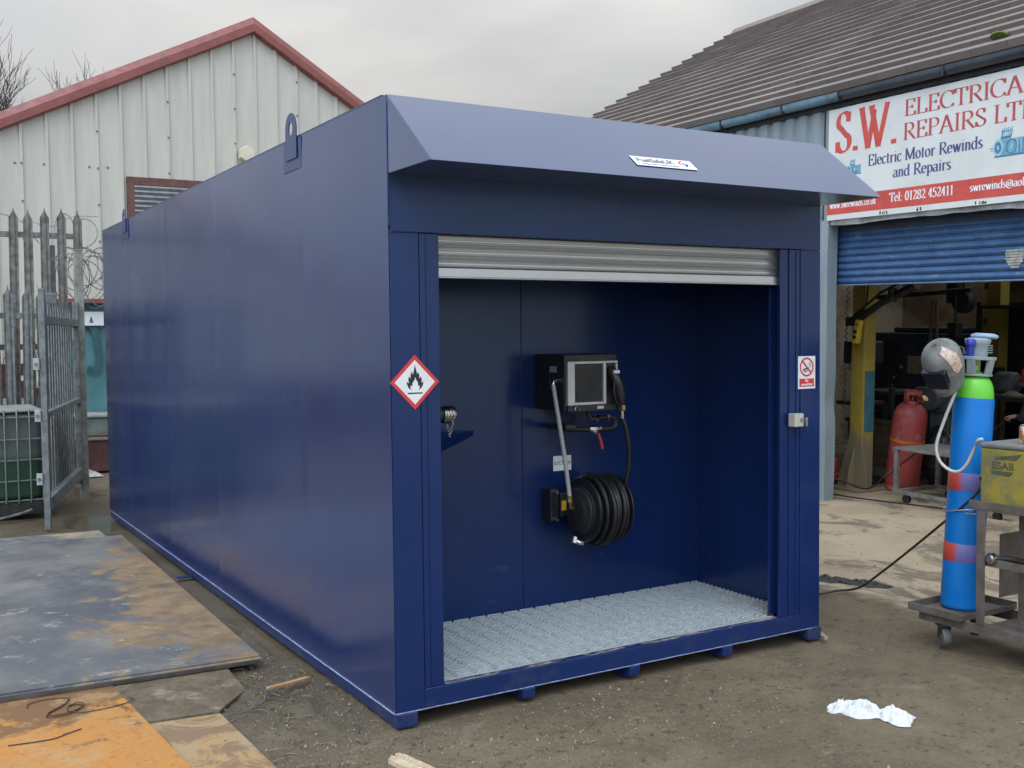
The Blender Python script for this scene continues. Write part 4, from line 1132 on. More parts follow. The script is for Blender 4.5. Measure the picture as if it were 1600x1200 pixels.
m = MB(); stroke_text(m, 'Tel: 01282 452411', 0.735, 2.792, 0.080, T=.18, width=0.69, thin=.07); m.build('lettering', M_WHITE, sgn, M=Matrix.Translation((0, 0, .0022)), fixn=False)
m = MB(); stroke_text(m, 'www.swrewinds.co.uk', 0.005, 2.792, 0.062, T=.18, width=0.575, thin=.07); m.build('lettering', M_WHITE, sgn, M=Matrix.Translation((0, 0, .0022)), fixn=False)
m = MB(); stroke_text(m, 'swrewinds@aol.com', 1.585, 2.800, 0.066, T=.18, width=0.66, thin=.07); m.build('lettering', M_WHITE, sgn, M=Matrix.Translation((0, 0, .0022)), fixn=False)
M_MB = [simple('motor_blue_a', (.16, .38, .50), .5, 0, .25, 20), simple('motor_blue_b', (.07, .20, .32), .5, 0, .25, 20), simple('motor_blue_c', (.32, .55, .62), .5, 0, .2, 20)]
def motor(cx, cy, k, flip=1):
    m = MB()
    def E(x, y, rx, ry, mi, z, n=20, a0=0, a1=360):
        m.poly([(cx + flip * k * (x + rx * cos(radians(a0 + (a1 - a0) * i / n))), cy + k * (y + ry * sin(radians(a0 + (a1 - a0) * i / n))), z) for i in range(n)], mi)
    def B(x0, x1, y0, y1, mi, z, sh=0):
        m.poly([(cx + flip * k * x, cy + k * y, z) for x, y in ((x0, y0), (x1, y0), (x1 + sh, y1), (x0 + sh, y1))], mi)
    B(-.75, .85, -.42, .36, 0, .0006); E(-.75, -.02, .30, .42, 2, .0009); E(-.75, -.02, .20, .30, 1, .0012); E(-.75, -.02, .08, .12, 2, .0015)
    E(.05, -.05, .34, .40, 1, .0009); E(.05, -.05, .25, .31, 0, .0012); E(.05, -.05, .10, .14, 2, .0015)
    for i in range(5): B(.35 + i * .11, .40 + i * .11, -.36, .30, 1 if i % 2 else 2, .0010)
    B(-.62, .0, .38, .80, 1, .0007, .1); B(-.55, -.05, .52, .74, 2, .0010, .12)
    for i in range(6): B(-.58 + i * .11, -.53 + i * .11, .74, .92 + .04 * (i % 2), 0, .0012, .08)
    B(-.95, .9, -.52, -.42, 1, .0008); B(-1.25, -.98, -.05, .0, 1, .0008); B(-1.2, -1.0, -.16, -.12, 0, .0008)
    m.build('motor_drawing', M_MB, sgn, fixn=False)
motor(1.955, 3.125, 0.155); motor(0.305, 3.135, 0.095)
m = MB()
for q in ((.62, .05), (1.02, .03), (1.6, .09)):
    for i in range(6): 
        xx = q[0] + random.uniform(0, q[1] + .05); m.box(xx, xx + .012, 2.69, 2.70 + random.uniform(.005, .025), .0004, .0008)
m.build('rusty_marks', simple('dirt_marks', (.07, .06, .05), .9), sgn)

# ------------------------------------------------------------------ inside the workshop
def WT(name, label, cat, s, w, rot=0, lean=None, group=None, h=None):
    M = FM @ Matrix.Translation((s, w, floor_h(s, w) if h is None else h)) @ Matrix.Rotation(rot, 4, 'Z')
    if lean is not None: M = M @ lean
    return thing(name, label, cat, M=M, group=group)
t = MT('worn_yellow_paint', 0.6)
Z = t.xyz(2)
g = t.noise(6, 8, .68)
c = t.mix(t.ramp(g, .35, .7), (.42, .30, .045), (.33, .245, .05))
grime = t.math('ADD', t.ramp(Z, 1.0, 0.05, True, 0, .9), t.math('MULTIPLY', t.math('SUBTRACT', t.noise(5, 8, .7, t.vec((1, 1, .6), loc=(1, 1, 1))), .5), 1.2))
c = t.mix(t.ramp(grime, .15, .5, True, 0, .9), c, (.19, .165, .115))
t.col(c); M_YEL = t.m
M_TEAL = simple('teal_paint', (.05, .17, .21), .5, 0, .3, 8, dirt=(.15, .13, .09), dirt_amt=.35)
def lift_post(name, label, s, w, full):
    o = WT(name, label, 'vehicle lift', s, w)
    hh = 3.0
    m = MB()
    m.box(-.085, .085, -.07, -.058, 0.0, hh); m.box(-.085, -.073, -.0578, .09, 0.0, hh); m.box(.073, .085, -.0578, .09, 0, hh); m.box(-.0728, .0728, .078, .09, 0, hh)
    m.build('column', M_YEL, o, bevel=.004)
    if full:
        m = MB(); m.prism([(-.086, 0.0), (-.25, 0.0), (-.23, .10), (-.14, .38), (-.086, .58)], -.068, -.055, 'y'); m.prism([(.086, 0), (.17, 0), (.155, .16), (.12, .30), (.086, .40)], -.068, -.055, 'y')
        m.prism([(-.072, 0.0), (-.17, 0.0), (-.15, .18), (-.072, .45)], -.02, -.005, 'x'); m.box(-.26, .18, -.20, .20, -0.02, 0.014)
        m.build('foot_gusset', M_YEL, o, bevel=.003)
        m = MB(); m.box(.0855, .092, -.05, .085, .60, 1.22); m.build('side_cover', M_TEAL, o, bevel=.002)
        m = MB(); m.box(-.12, .07, -.13, -.072, 1.68, 1.77); m.build('carriage', M_DARKSTEEL, o, bevel=.004)
        m = MB(); m.tube([(-.06, -.11, 1.73), (.12, -.14, 1.78), (.38, -.14, 1.92), (.78, -.12, 2.08)], [.045, .04, .035, .05], 8); m.tube([(-.02, -.12, 1.78), (.36, -.14, 2.02), (.72, -.12, 2.16)], .012, 6)
        m.cyl((.50, -.14, 1.92), (.50, -.14, 2.06), .045, n=10)
        m.build('lift_arm', M_DARKSTEEL, o, smooth=50)
    return o
lift_post('lift_post', 'worn yellow lift column with a teal side cover just inside the workshop opening', -.345, .80, True)
lift_post('lift_post', 'plain yellow lift column standing behind the gas cylinder inside the workshop', -.94, 3.6, False)
# pendant control on its coiled cable
pen = thing('control_pendant', 'yellow push button control pendant hanging in front of the yellow lift column', 'control', M=FM @ Matrix.Translation((-.255, .63, 1.62)) @ Matrix.Rotation(radians(11), 4, 'Y'))
m = MB(); m.box(-.036, .036, -.03, .03, -.12, .12); m.build('housing', simple('bright_yellow_plastic', (.62, .45, .04), .45, 0, .15, 12), pen, bevel=.012)
for z in (.0, -.055):
    m = MB(); m.cyl((0, -.0301, z), (0, -.042, z), .018, n=14); m.build('push_button', M_BLACK, pen, smooth=40)
m = MB(); m.box(-.02, .02, -.0312, -.0302, .06, .085); m.build('label_plate', M_GREY, pen)
m = MB(); m.tube([(.038 * 0 , 0, .121), (0.02, 0.03, .3), (-.02, .05, .62)], .008, 6); m.build('cable', M_RUBBER, pen, smooth=60)
m = MB(); fh = floor_h(-.6, .62)
m.tube([(-.37 + .014 * cos(k * .8) - .02 * (k / 240), .60 + .014 * sin(k * .8), 2.55 - k * .0075) for k in range(230)], .0042, 5)
tag(m.build('coiled_cable', M_RUBBER, None, smooth=180, M=FM), 'dark coiled cable hanging left of the yellow lift column', 'cable')
# red gas cylinder, leaning
red_m = None
t = MT('worn_red_paint', 0.5); g = t.noise(6, 8, .7)
c = t.mix(t.ramp(g, .35, .65), (.40, .055, .05), (.30, .06, .055)); c = t.mix(t.ramp(t.noise(9, 9, .75, t.vec(loc=(4, 4, 1))), .56, .66, True, 0, .8), c, (.42, .26, .22)); t.col(c)
gas = WT('gas_cylinder', 'red propane gas cylinder with an orange band leaning inside the workshop', 'gas cylinder', -.12, 1.15, 0, Matrix.Rotation(radians(7.5), 4, 'Y'))
m = MB(); m.lathe([(0, .03), (.15, .03), (.165, .06), (.168, .075), (.168, .72), (.160, .80), (.135, .86), (.09, .90), (.05, .915), (0, .915)], 36); m.build('body', t.m, gas, smooth=40)
m = MB(); m.lathe([(.150, .0), (.158, .0), (.158, .06), (.150, .06)], 36); m.build('foot_ring', simple('faded_pink_red', (.40, .12, .10), .6, 0, .3), gas, smooth=40)
m = MB(); m.lathe([(.1685, .505), (.171, .505), (.171, .535), (.1685, .535)], 36); m.build('band', simple('orange_band', (.62, .16, .02), .5), gas, smooth=40)
m = MB()
for i in range(20):
    a0, a1 = 2 * pi * i / 20, 2 * pi * (i + 1) / 20
    gap = i % 10 in (6, 7, 8)
    for (z0, z1) in (((.88, .935), (.995, 1.03)) if gap else ((.88, 1.03),)):
        m.poly([(.088 * cos(a0), .088 * sin(a0), z0), (.088 * cos(a1), .088 * sin(a1), z0), (.088 * cos(a1), .088 * sin(a1), z1), (.088 * cos(a0), .088 * sin(a0), z1)])
bmesh.ops.remove_doubles(m.bm, verts=m.bm.verts, dist=1e-4)
o = m.build('valve_shroud', t.m, gas, smooth=60); sm_ = o.modifiers.new('solid', 'SOLIDIFY'); sm_.thickness = .006
m = MB(); m.cyl((0, 0, .91), (0, 0, .99), .018); m.cyl((0, 0, .97), (.15, -.02, .985), .014); m.cyl((.14, -.02, .96), (.17, -.02, .99), .035, n=14); m.build('valve', M_BRASS, gas, smooth=40)
# low steel trolley table
tro = WT('steel_trolley', 'bare steel table trolley on castors in front of the red gas cylinder', 'trolley', .40, .46)
M_STEEL = simple('bare_grey_steel', (.25, .235, .215), .5, .35, .35, 8, .1, dirt=(.13, .10, .075), dirt_amt=.3)
m = MB(); m.box(0, 1.3, 0, .62, .495, .52); m.build('table_top', M_STEEL, tro, bevel=.003)
for (x, y) in ((.005, .005), (.005, .575), (1.25, .005), (1.25, .575)):
    m = MB(); m.box(x, x + .04, y, y + .04, .10, .494); m.build('leg', M_STEEL, tro, bevel=.002)
m = MB(); m.box(.0, 1.3, -.004, .036, .08, .115); m.box(.0, 1.3, .58, .62, .08, .115); m.box(-.003, .035, .0365, .5795, .082, .113); m.build('lower_frame', M_STEEL, tro, bevel=.002)
for (x, y) in ((.16, .02), (.16, .6), (1.15, .02), (1.15, .6)):
    m = MB(); m.cyl((x, y - .015, .042), (x, y + .015, .042), .042, n=18); m.box(x - .02, x + .02, y - .022, y + .022, .06, .0795); m.build('castor', M_RUBBER, tro, smooth=40)
wh = WT('spare_wheel', 'small dark wheel lying upright behind the steel trolley legs', 'wheel', .95, .92)
RYw = Matrix.Translation((0, 0, .135)) @ Matrix.Rotation(radians(90), 4, 'X')
m = MB(); m.lathe([(.07, -.03), (.13, -.035), (.135, -.02), (.135, .02), (.13, .035), (.07, .03)], 28, RYw); m.build('tyre', M_RUBBER, wh, smooth=40)
m = MB(); m.lathe([(0, -.02), (.03, -.03), (.07, -.018), (.07, .018), (0, .02)], 28, RYw); m.build('rim', M_DARKSTEEL, wh, smooth=40)
# dark machinery and shelves in the depth
M_MACH = simple('dark_blue_machine', (.034, .050, .080), .5, 0, .4, 3)
M_NAVY = simple('black_blue_machine', (.024, .026, .030), .55, 0, .4, 3)
mc = WT('machine_cabinet', 'tall dark blue machine cabinet with a beige window panel in the workshop', 'machine', -1.75, 3.0)
m = MB(); m.box(-.58, .60, 0, .7, .0, 1.60); m.box(-.30, .55, .08, .6, 1.601, 1.67); m.build('housing', M_MACH, mc, bevel=.02)
m = MB(); m.box(.02, .30, -.012, -.001, 1.10, 1.32); m.build('window_panel', simple('beige_panel', (.40, .33, .20), .6), mc, bevel=.004)
m = MB(); m.box(-.50, -.10, -.02, -.001, .2, 1.5); m.build('door', M_NAVY, mc, bevel=.01)
m = MB(); m.cyl((-.14, -.06, 1.05), (-.14, -.021, 1.05), .02); m.cyl((-.05, -.05, 1.18), (-.05, -.0, 1.18), .025); m.build('handle', M_CHROME, mc, smooth=40)
for (label, s, w, sx_, dp, hh, mt) in (('black steel rack standing right of the dark blue machine cabinet', -.55, 3.3, .9, .5, 1.95, M_NAVY), ('dark storage rack at the right rear of the workshop', 1.0, 4.6, 2.2, .6, 1.5, M_NAVY), ('dark machine frame standing left of the yellow lift column', -1.05, 1.7, .55, .6, 1.0, M_NAVY)):
    o = WT('storage_rack', label, 'rack', s, w)
    m = MB(); m.box(-sx_ / 2, sx_ / 2, dp - .02, dp, 0, hh)
    for x in (-sx_ / 2, sx_ / 2 - .05):
        for y in (0, dp - .072): m.box(x, x + .05, y, y + .05, 0, hh)
    m.build('frame', mt, o, bevel=.003)
    for z in (.25, hh * .5, hh - .08):
        m = MB(); m.box(-sx_ / 2 + .0505, sx_ / 2 - .0505, 0.002, dp - .021, z, z + .04); m.build('shelf', mt, o, bevel=.003)
    for k in range(int(sx_ / .22)):
        for z in (.29, hh * .5 + .04):
            if random.random() < .75:
                x = -sx_ / 2 + .07 + k * .21; a = random.uniform(.10, .18); b_ = random.uniform(.10, .3)
                c_ = random.choice([(.04, .035, .03), (.02, .02, .025), (.08, .05, .035), (.05, .055, .06)])
                m = MB()
                if random.random() < .5: m.box(x, x + a, .06, .06 + a, z + .0005, z + b_)
                else: m.lathe([(0, 0.0005), (a / 2, 0.0005), (a / 2, b_ * .8), (a / 3, b_), (0, b_)], 14, Matrix.Translation((x + a / 2, .06 + a / 2, z)))
                ob = m.build('stored_part', simple('stored_part', c_, .6), None, bevel=.004, M=o.matrix_world.copy())
                tag(ob, {0: 'dark spare part kept on a rack inside the workshop'}[0], 'spare part', 'spare parts on the workshop racks')
# drill press left, crate, red box, bin bag
dp = WT('drill_press', 'dark pedestal drill with a pale work lamp at the left edge of the workshop opening', 'drill', -.72, 1.25)
m = MB(); m.cyl((0, 0, .0), (0, 0, 1.5), .04); m.box(-.16, .16, -.2, .16, .0, .05); m.build('column', M_NAVY, dp, smooth=40)
m = MB(); m.box(-.10, .10, -.25, .15, 1.28, 1.52); m.cyl((0, -.17, 1.10), (0, -.17, 1.28), .035); m.build('head', M_NAVY, dp, bevel=.02)
m = MB(); m.box(-.15, .15, -.28, .12, .84, .88); m.build('table', M_DARKSTEEL, dp, bevel=.004)
m = MB(); m.lathe([(.07, 0), (.075, .0), (.045, .07), (.02, .09), (0, .09)], 20, Matrix.Translation((.06, -.24, 1.22)) @ Matrix.Rotation(radians(-10), 4, 'Y')); m.build('work_lamp', simple('pale_lamp_shade', (.62, .55, .45), .5), dp, smooth=50)
cb = WT('wooden_crate', 'worn brown plywood crate behind the foot of the yellow lift column', 'crate', -.92, 1.55, 0)
m = MB(); m.box(-.35, .35, 0, .4, .16, .62); m.build('body', simple('brown_ply', (.17, .115, .065), .85, 0, .35, 6, .2), cb, bevel=.004)
m = MB(); m.box(-.38, .38, -.02, .42, .60, .64); m.build('lid', simple('brown_ply_lid', (.13, .085, .05), .85, 0, .35, 6), cb, bevel=.003)
m = MB(); m.box(-.40, .40, -.06, .02, .03, .13); m.build('yellow_beam', M_YEL, cb, bevel=.004)
rb = WT('red_jack', 'small red workshop jack low beside the grey corner flashing', 'jack', -.72, .75)
m = MB(); m.box(-.05, .10, -.05, .35, .03, .13); m.cyl((.02, .05, .13), (.02, .05, .28), .035); m.build('body', simple('red_jack_paint', (.36, .03, .04), .45), rb, bevel=.01)
m = MB(); m.cyl((-.06, .0, .035), (.11, .0, .035), .035); m.cyl((-.06, .28, .035), (.11, .28, .035), .035); m.build('wheels', M_RUBBER, rb, smooth=40)
bg = MB()
def bag(u, v):
    a = 2 * pi * u; z = v
    r = .23 * (sin(pi * min(1, (v * .93 + .05))) ** .55) * (1 - .25 * v)
    n_ = noise.noise(Vector((cos(a) * 2.5, sin(a) * 2.5, v * 4)))
    r *= 1 + .28 * n_
    return Vector((r * cos(a), r * sin(a) * .9, z * .62))
bg.grid(bag, 40, 26)
bo = tag(bg.build('bin_bag', simple('black_polythene', (.02, .02, .022), .25, 0, .3, 8, .3, 30), None, smooth=180, M=FM @ Matrix.Translation((-.16, 1.75, floor_h(-.16, 1.75)))), 'shiny black bin bag slumped between the yellow column and the red gas cylinder', 'bag')
# hanging hoist block and wooden handles
ho = thing('chain_hoist', 'dark round chain hoist hanging beside the rear yellow column', 'hoist', M=FM @ Matrix.Translation((-1.02, 3.1, 1.95)))
m = MB(); m.lathe([(0, -.06), (.12, -.06), (.14, -.03), (.14, .03), (.12, .06), (0, .06)], 24, Matrix.Rotation(radians(90), 4, 'X')); m.box(-.2, -.06, -.06, .06, -.02, .22); m.build('body', M_NAVY, ho, smooth=40)
m = MB(); m.cyl((0, 0, .14), (0, 0, 1.1), .012, n=8); m.cyl((-.1, 0, -.9), (-.1, 0, -.02), .010, n=8); m.build('chain', M_DARKSTEEL, ho, smooth=40)
for i, (s, w, ln) in enumerate(((-1.35, 2.85, .10), (-1.15, 2.85, -.04))):
    m = MB(); m.tube([(0, 0, 0), (ln, 0, 2.0)], .02, 8)
    tag(m.build('broom_handle', simple('brown_wood_handle', (.20, .125, .075), .7), None, smooth=60, M=FM @ Matrix.Translation((s, w, floor_h(s, w)))), ['leaning brown wooden handle propped on the dark blue machine cabinet', 'upright brown wooden handle behind the blue argon cylinder'][i], 'handle')
# more workshop clutter
def clutter(name, lab, cat, s_, w_, mb, mt, h=None, smooth=None, bevel=.006):
    M = FM @ Matrix.Translation((s_, w_, floor_h(s_, w_) if h is None else h))
    return tag(mb.build(name, mt, None, smooth=smooth, bevel=bevel, M=M), lab, cat)
M_WARM = simple('oily_brown_iron', (.085, .060, .042), .5, .3, .4, 7, .15)
M_GREYM = simple('grey_machine_paint', (.11, .12, .12), .5, 0, .4, 5)
m = MB(); m.box(-.3, .3, -.2, .2, 0, .1); m.box(-.12, .12, -.15, .15, .1, .75); m.box(-.25, .25, -.2, .2, .75, 1.0); m.cyl((0, -.3, .88), (0, .25, .88), .11, n=18); m.cyl((-.3, 0, .9), (-.42, 0, .9), .09, n=16)
clutter('pillar_grinder', 'grey pedestal grinder between the red gas cylinder and the blue machine', 'grinder', -.35, 2.1, m, M_GREYM, smooth=40)
m = MB(); m.lathe([(0, -.16), (.14, -.16), (.16, -.13), (.16, .13), (.14, .16), (.05, .16), (.05, .24), (0, .24)], 24, Matrix.Translation((0, 0, .17)) @ Matrix.Rotation(radians(90), 4, 'Y')); m.box(-.12, .12, -.14, .14, 0, .03)
for k in range(10): m.box(-.12, .12, -.168, .168, .17 + .16 * cos(k) - .006, .17 + .16 * cos(k) + .006)
clutter('electric_motor', 'oily brown electric motor on the floor behind the steel trolley', 'motor', .62, 1.45, m, M_WARM, smooth=40)
m = MB(); m.lathe([(0, -.12), (.10, -.12), (.12, -.09), (.12, .09), (.10, .12), (.04, .12), (.04, .19), (0, .19)], 22, Matrix.Translation((0, 0, .13)) @ Matrix.Rotation(radians(90), 4, 'Y')); m.box(-.09, .09, -.1, .1, 0, .02)
clutter('electric_motor', 'grey electric motor lying on the dark bench behind the blue argon cylinder', 'motor', .02, 2.55, m, M_GREYM, h=floor_h(.75, 2.3) + .911, smooth=40)
m = MB(); m.lathe([(0, 0), (.22, 0), (.24, .02), (.24, .82), (.22, .84), (0, .84)], 28)
for z in (.28, .56): m.lathe([(.24, z), (.25, z + .01), (.24, z + .02)], 28)
clutter('oil_drum', 'dark blue oil drum standing by the back wall of the workshop', 'drum', -2.7, 4.9, m, simple('drum_blue', (.03, .06, .12), .5, .2, .4, 6), smooth=40)
for i, (s_, w_, h_, ln, r) in enumerate(((-1.9, 5.5, 2.35, 1.3, .03), (-1.55, 5.5, 2.3, 1.1, .022), (-1.2, 5.5, 2.4, 1.5, .028), (.2, 5.5, 2.3, .9, .025), (.55, 5.5, 2.35, 1.2, .03))):
    m = MB(); m.tube(spline([(0, 0, 0), (.03, -.03, -ln * .3), (-.04, -.02, -ln * .7), (.02, -.04, -ln)], 6), r, 8)
    clutter('hanging_hose', ['thick brown hose hanging first from left on the back wall', 'thin brown hose hanging second from left on the back wall', 'long brown hose hanging third from left on the back wall', 'short dark hose hanging right of the rear yellow column', 'long dark hose hanging furthest right on the back wall'][i], 'hose', s_, w_, m, M_WARM if i < 3 else M_NAVY, h=h_, smooth=60, bevel=0)
m = MB(); m.tube([(0, 0, 0), (0, 0, 1.7), (.25, 0, 2.05), (1.7, 0, 2.12)], .03, 8); m.tube([(1.5, 0, 2.1), (1.5, 0, 1.75)], .012, 6); m.box(1.44, 1.56, -.06, .06, 1.58, 1.75)
clutter('jib_crane', 'dark jib crane arm with a hook block in front of the blue machine', 'crane', -2.3, 2.7, m, M_DARKSTEEL, smooth=40)
for i in range(6):
    m = MB(); a_ = random.uniform(.12, .26); m.box(-a_ / 2, a_ / 2, -.1, .1, 0, random.uniform(.1, .24))
    clutter('parts_box', ['brown', 'grey', 'dark red', 'tan', 'dark green', 'black'][i] + ' parts box on the red brown wall shelf at the back', 'box', -2.2 + i * .72, WB - .12, m, simple('parts_box_' + 'abcdef'[i], [(.20, .12, .06), (.16, .16, .15), (.16, .04, .03), (.30, .23, .14), (.05, .09, .05), (.03, .03, .03)][i], .8, 0, .3), h=1.752)
# bench with small boxes behind the welder
be = WT('work_bench', 'dark work bench with small boxes on it behind the yellow welding set', 'bench', .75, 2.3)
m = MB(); m.box(-.75, 1.2, 0, .6, .86, .91); m.build('bench_top', M_NAVY, be, bevel=.004)
for (x, y) in ((-.72, .02), (-.72, .53), (1.12, .02), (1.12, .53)):
    m = MB(); m.box(x, x + .06, y, y + .05, 0, .859); m.build('leg', M_NAVY, be)
m = MB(); m.box(-.70, 1.1, .5, .52, .1, .858); m.build('back_panel', M_NAVY, be)
def bench_item(name, lab, cat, s, mb, mt):
    tag(mb.build(name, mt, None, bevel=.004, M=FM @ Matrix.Translation((s, 2.45, floor_h(.75, 2.3) + .911))), lab, cat)
m = MB(); m.box(-.045, .045, -.04, .04, 0, .10); bench_item('small_box', 'small off white carton on the dark bench behind the welding set', 'box', .42, m, simple('offwhite_card', (.42, .38, .30), .8))
m = MB(); m.box(-.035, .035, -.04, .04, 0, .075); bench_item('small_box', 'smaller grey carton right of the off white carton on the bench', 'box', .60, m, simple('greyish_card', (.33, .31, .26), .8))
m = MB(); m.grid(lambda u, v: Vector((-.11 + .22 * u, -.06 + .12 * v, .002 + (.05 + .02 * noise.noise(Vector((u * 4, v * 4, 1)))) * (sin(pi * u) * sin(pi * v)) ** .5)), 16, 12)
bench_item('work_glove', 'crumpled tan work glove left of the cartons on the bench', 'glove', .17, m, simple('tan_leather', (.36, .29, .19), .85, 0, .3, 20))

# person at the bench, seated, holding a filler rod; only the front edge is in frame
def skin_obj(name, verts, edges, radii, mat, parent, M=None, sub=2):
    me = bpy.data.meshes.new(name); me.from_pydata(verts, edges, []); me.materials.append(mat)
    o = bpy.data.objects.new(name, me); COL.objects.link(o); o.parent = parent
    sk = o.modifiers.new('skin', 'SKIN'); sk.use_smooth_shade = True
    for i, r in enumerate(radii):
        d_ = me.skin_vertices[0].data[i]; d_.radius = (r, r) if not isinstance(r, tuple) else r
    me.skin_vertices[0].data[0].use_root = True
    s2 = o.modifiers.new('sub', 'SUBSURF'); s2.levels = sub; s2.render_levels = sub
    return o
M_SKIN = simple('skin', (.42, .23, .17), .55, 0, .12, 12)
M_OVER = simple('navy_overalls', (.016, .018, .028), .85, 0, .3, 12)
per = WT('person', 'person in dark overalls and a red cap working at the bench with a thin rod', 'person', 1.23, 1.62)
# local: faces -s (towards -x), sits on a stool
V = [(0.02, 0, .52), (0.0, 0, .70), (-.05, 0, .90), (-.10, 0, 1.02), (-.135, 0, 1.07),
     (-.09, -.17, .97), (-.14, -.22, .78), (-.25, -.14, .80),          # right arm (towards viewer)
     (-.09, .17, .97), (-.14, .22, .76), (-.30, .12, .78),
     (-.02, -.10, .50), (-.40, -.12, .50), (-.40, -.12, .10), (-.50, -.12, .06),
     (-.02, .10, .50), (-.40, .12, .50), (-.36, .12, .10), (-.46, .12, .06)]
Eg = [(0, 1), (1, 2), (2, 3), (3, 4), (3, 5), (5, 6), (6, 7), (3, 8), (8, 9), (9, 10), (0, 11), (11, 12), (12, 13), (13, 14), (0, 15), (15, 16), (16, 17), (17, 18)]
Rr = [.15, .145, .155, .11, .055, .07, .052, .036, .07, .052, .036, .095, .07, .045, .04, .095, .07, .045, .04]
skin_obj('body', V, Eg, Rr, M_OVER, per)
hd = MB()
HM = Matrix.Translation((-.205, 0, 1.155)) @ Matrix.Rotation(radians(-22), 4, 'Y')
def headf(u, v):
    a = 2 * pi * u; b_ = pi * v
    x, y, z = sin(b_) * cos(a), sin(b_) * sin(a), cos(b_)
    p = Vector((x * .098, y * .076, z * .118))
    if x < 0:                                         # face looks to -x
        f_ = -x
        p.x -= .016 * math.exp(-(y / .16) ** 2 - ((z + .12) / .17) ** 2) * f_ * 1.3      # nose
        p.x += .010 * (math.exp(-((abs(y) - .36) / .16) ** 2 - ((z - .12) / .12) ** 2)) * f_   # eye sockets
        p.x -= .006 * math.exp(-(y / .3) ** 2 - ((z + .45) / .07) ** 2) * f_
        p.x -= .010 * math.exp(-(y / .3) ** 2 - ((z + .8) / .16) ** 2)
    p.y *= 1 - .22 * max(0, -z)
    return HM @ p
hd.grid(headf, 41, 29)
for sy in (-1, 1): hd.lathe([(0, -.01), (.022, -.008), (.026, 0), (.02, .008), (0, .006)], 12, HM @ Matrix.Translation((.012, sy * .076, -.005)) @ Matrix.Rotation(radians(90), 4, 'X') @ Matrix.Scale(1.35, 4, (0, 1, 0)))
bmesh.ops.remove_doubles(hd.bm, verts=hd.bm.verts, dist=1e-4)
hd.build('head', M_SKIN, per, smooth=180)
cp = MB(); cp.lathe([(.104, 0), (.106, .03), (.095, .07), (.06, .10), (0, .112)], 24, HM @ Matrix.Translation((.004, 0, .03)) @ Matrix.Scale(.82, 4, (0, 1, 0)))
cp.prism([(-.09, -.06), (-.16, -.045), (-.175, 0), (-.16, .045), (-.09, .06)], .030, .036, 'z', M=HM)
cp.build('cap', simple('red_cap', (.30, .025, .03), .8), per, smooth=50)
V = [(-.262, -.142, .800), (-.30, -.145, .795), (-.335, -.148, .785)]; Eg = [(0, 1), (1, 2)]; Rr = [.026, (.036, .020), (.034, .018)]
hc = [[(-.345, -.168, .790), (-.372, -.176, .775), (-.375, -.160, .757), (-.358, -.150, .752)], [(-.352, -.156, .786), (-.384, -.160, .768), (-.384, -.146, .750), (-.366, -.140, .746)], [(-.350, -.142, .780), (-.382, -.142, .762), (-.380, -.130, .745), (-.363, -.130, .742)], [(-.344, -.130, .772), (-.368, -.128, .756), (-.366, -.120, .742), (-.352, -.122, .740)], [(-.310, -.172, .780), (-.332, -.182, .765), (-.352, -.172, .755)]]
for ch in hc:
    base_i = 2 if len(ch) == 4 else 1
    p_ = base_i
    for k, q in enumerate(ch):
        V.append(q); Eg.append((p_, len(V) - 1)); p_ = len(V) - 1; Rr.append(.0095 - .0008 * k)
skin_obj('hand', V, Eg, Rr, M_SKIN, per, sub=1)
rod = MB(); rod.tube([(-.33, -.150, .775), (-.365, -.150, .752), (-.60, -.30, .53)], .003, 6)
tag(rod.build('filler_rod', M_DARKSTEEL, None, smooth=60, M=per.matrix_world.copy()), 'thin dark rod held in the hand of the person at the bench', 'rod')
sto = WT('stool', 'dark workshop stool under the person at the bench', 'stool', 1.27, 1.62)
m = MB(); m.cyl((0, 0, .38), (0, 0, .42), .17, n=24); m.build('seat', M_BLACK, sto, smooth=40)
for k in range(4):
    a = pi / 4 + k * pi / 2; m = MB(); m.cyl((.17 * cos(a), .17 * sin(a), 0), (.11 * cos(a), .11 * sin(a), .379), .013, n=8); m.build('leg', M_DARKSTEEL, sto, smooth=40)
# cables on the workshop floor
def floor_cable(name, lab, pts, r, mt):
    P = [FM @ Vector((s, w, floor_h(s, w) + h_)) for s, w, h_ in pts]
    m = MB(); m.tube(spline(P, 8), r, 6); return tag(m.build(name, mt, None, smooth=60), lab, 'cable')
floor_cable('floor_cable', 'thin black cable sagging across the foot of the yellow lift column', [(-.45, .25, .20), (-.25, .45, .12), (.0, .55, .06), (.2, .6, .22), (.28, .9, .42)], .009, M_RUBBER)
floor_cable('floor_cable', 'black cable lying along the workshop threshold by the trolley', [(-.3, .22, .012), (.1, .25, .012), (.4, .3, .012), (.8, .4, .012), (1.3, .5, .012)], .008, M_RUBBER)

# ------------------------------------------------------------------ welding trolley with argon cylinder and welder
wt_ = thing('welding_trolley', 'rusty angle iron welding trolley on castors carrying the blue cylinder and yellow welding set', 'trolley', (2.86, -0.62, 0.0))
t = MT('brown_grey_angle_iron', 0.6, 0.25); c = t.mix(t.ramp(t.noise(7, 8, .68), .35, .68), (.115, .092, .075), (.19, .165, .145)); t.col(c); t.bump(t.noise(40, 4), .15); M_ANG = t.m
YN = -1.25
m = MB()
m.box(0.0, 0.006, YN, 0.30, .115, .165); m.box(0.0062, 0.04, YN, 0.30, .115, .121)
m.box(0.395, 0.401, YN, 0.30, .115, .165); m.box(.361, .3948, YN, .30, .115, .121)
m.box(0.0065, .3945, .294, .30, .122, .165); m.box(.0065, .3945, YN, YN + .006, .122, .165)
m.build('base_frame', M_ANG, wt_, bevel=.002)
m = MB(); m.box(-.045, .42, .02, .335, .166, .170)
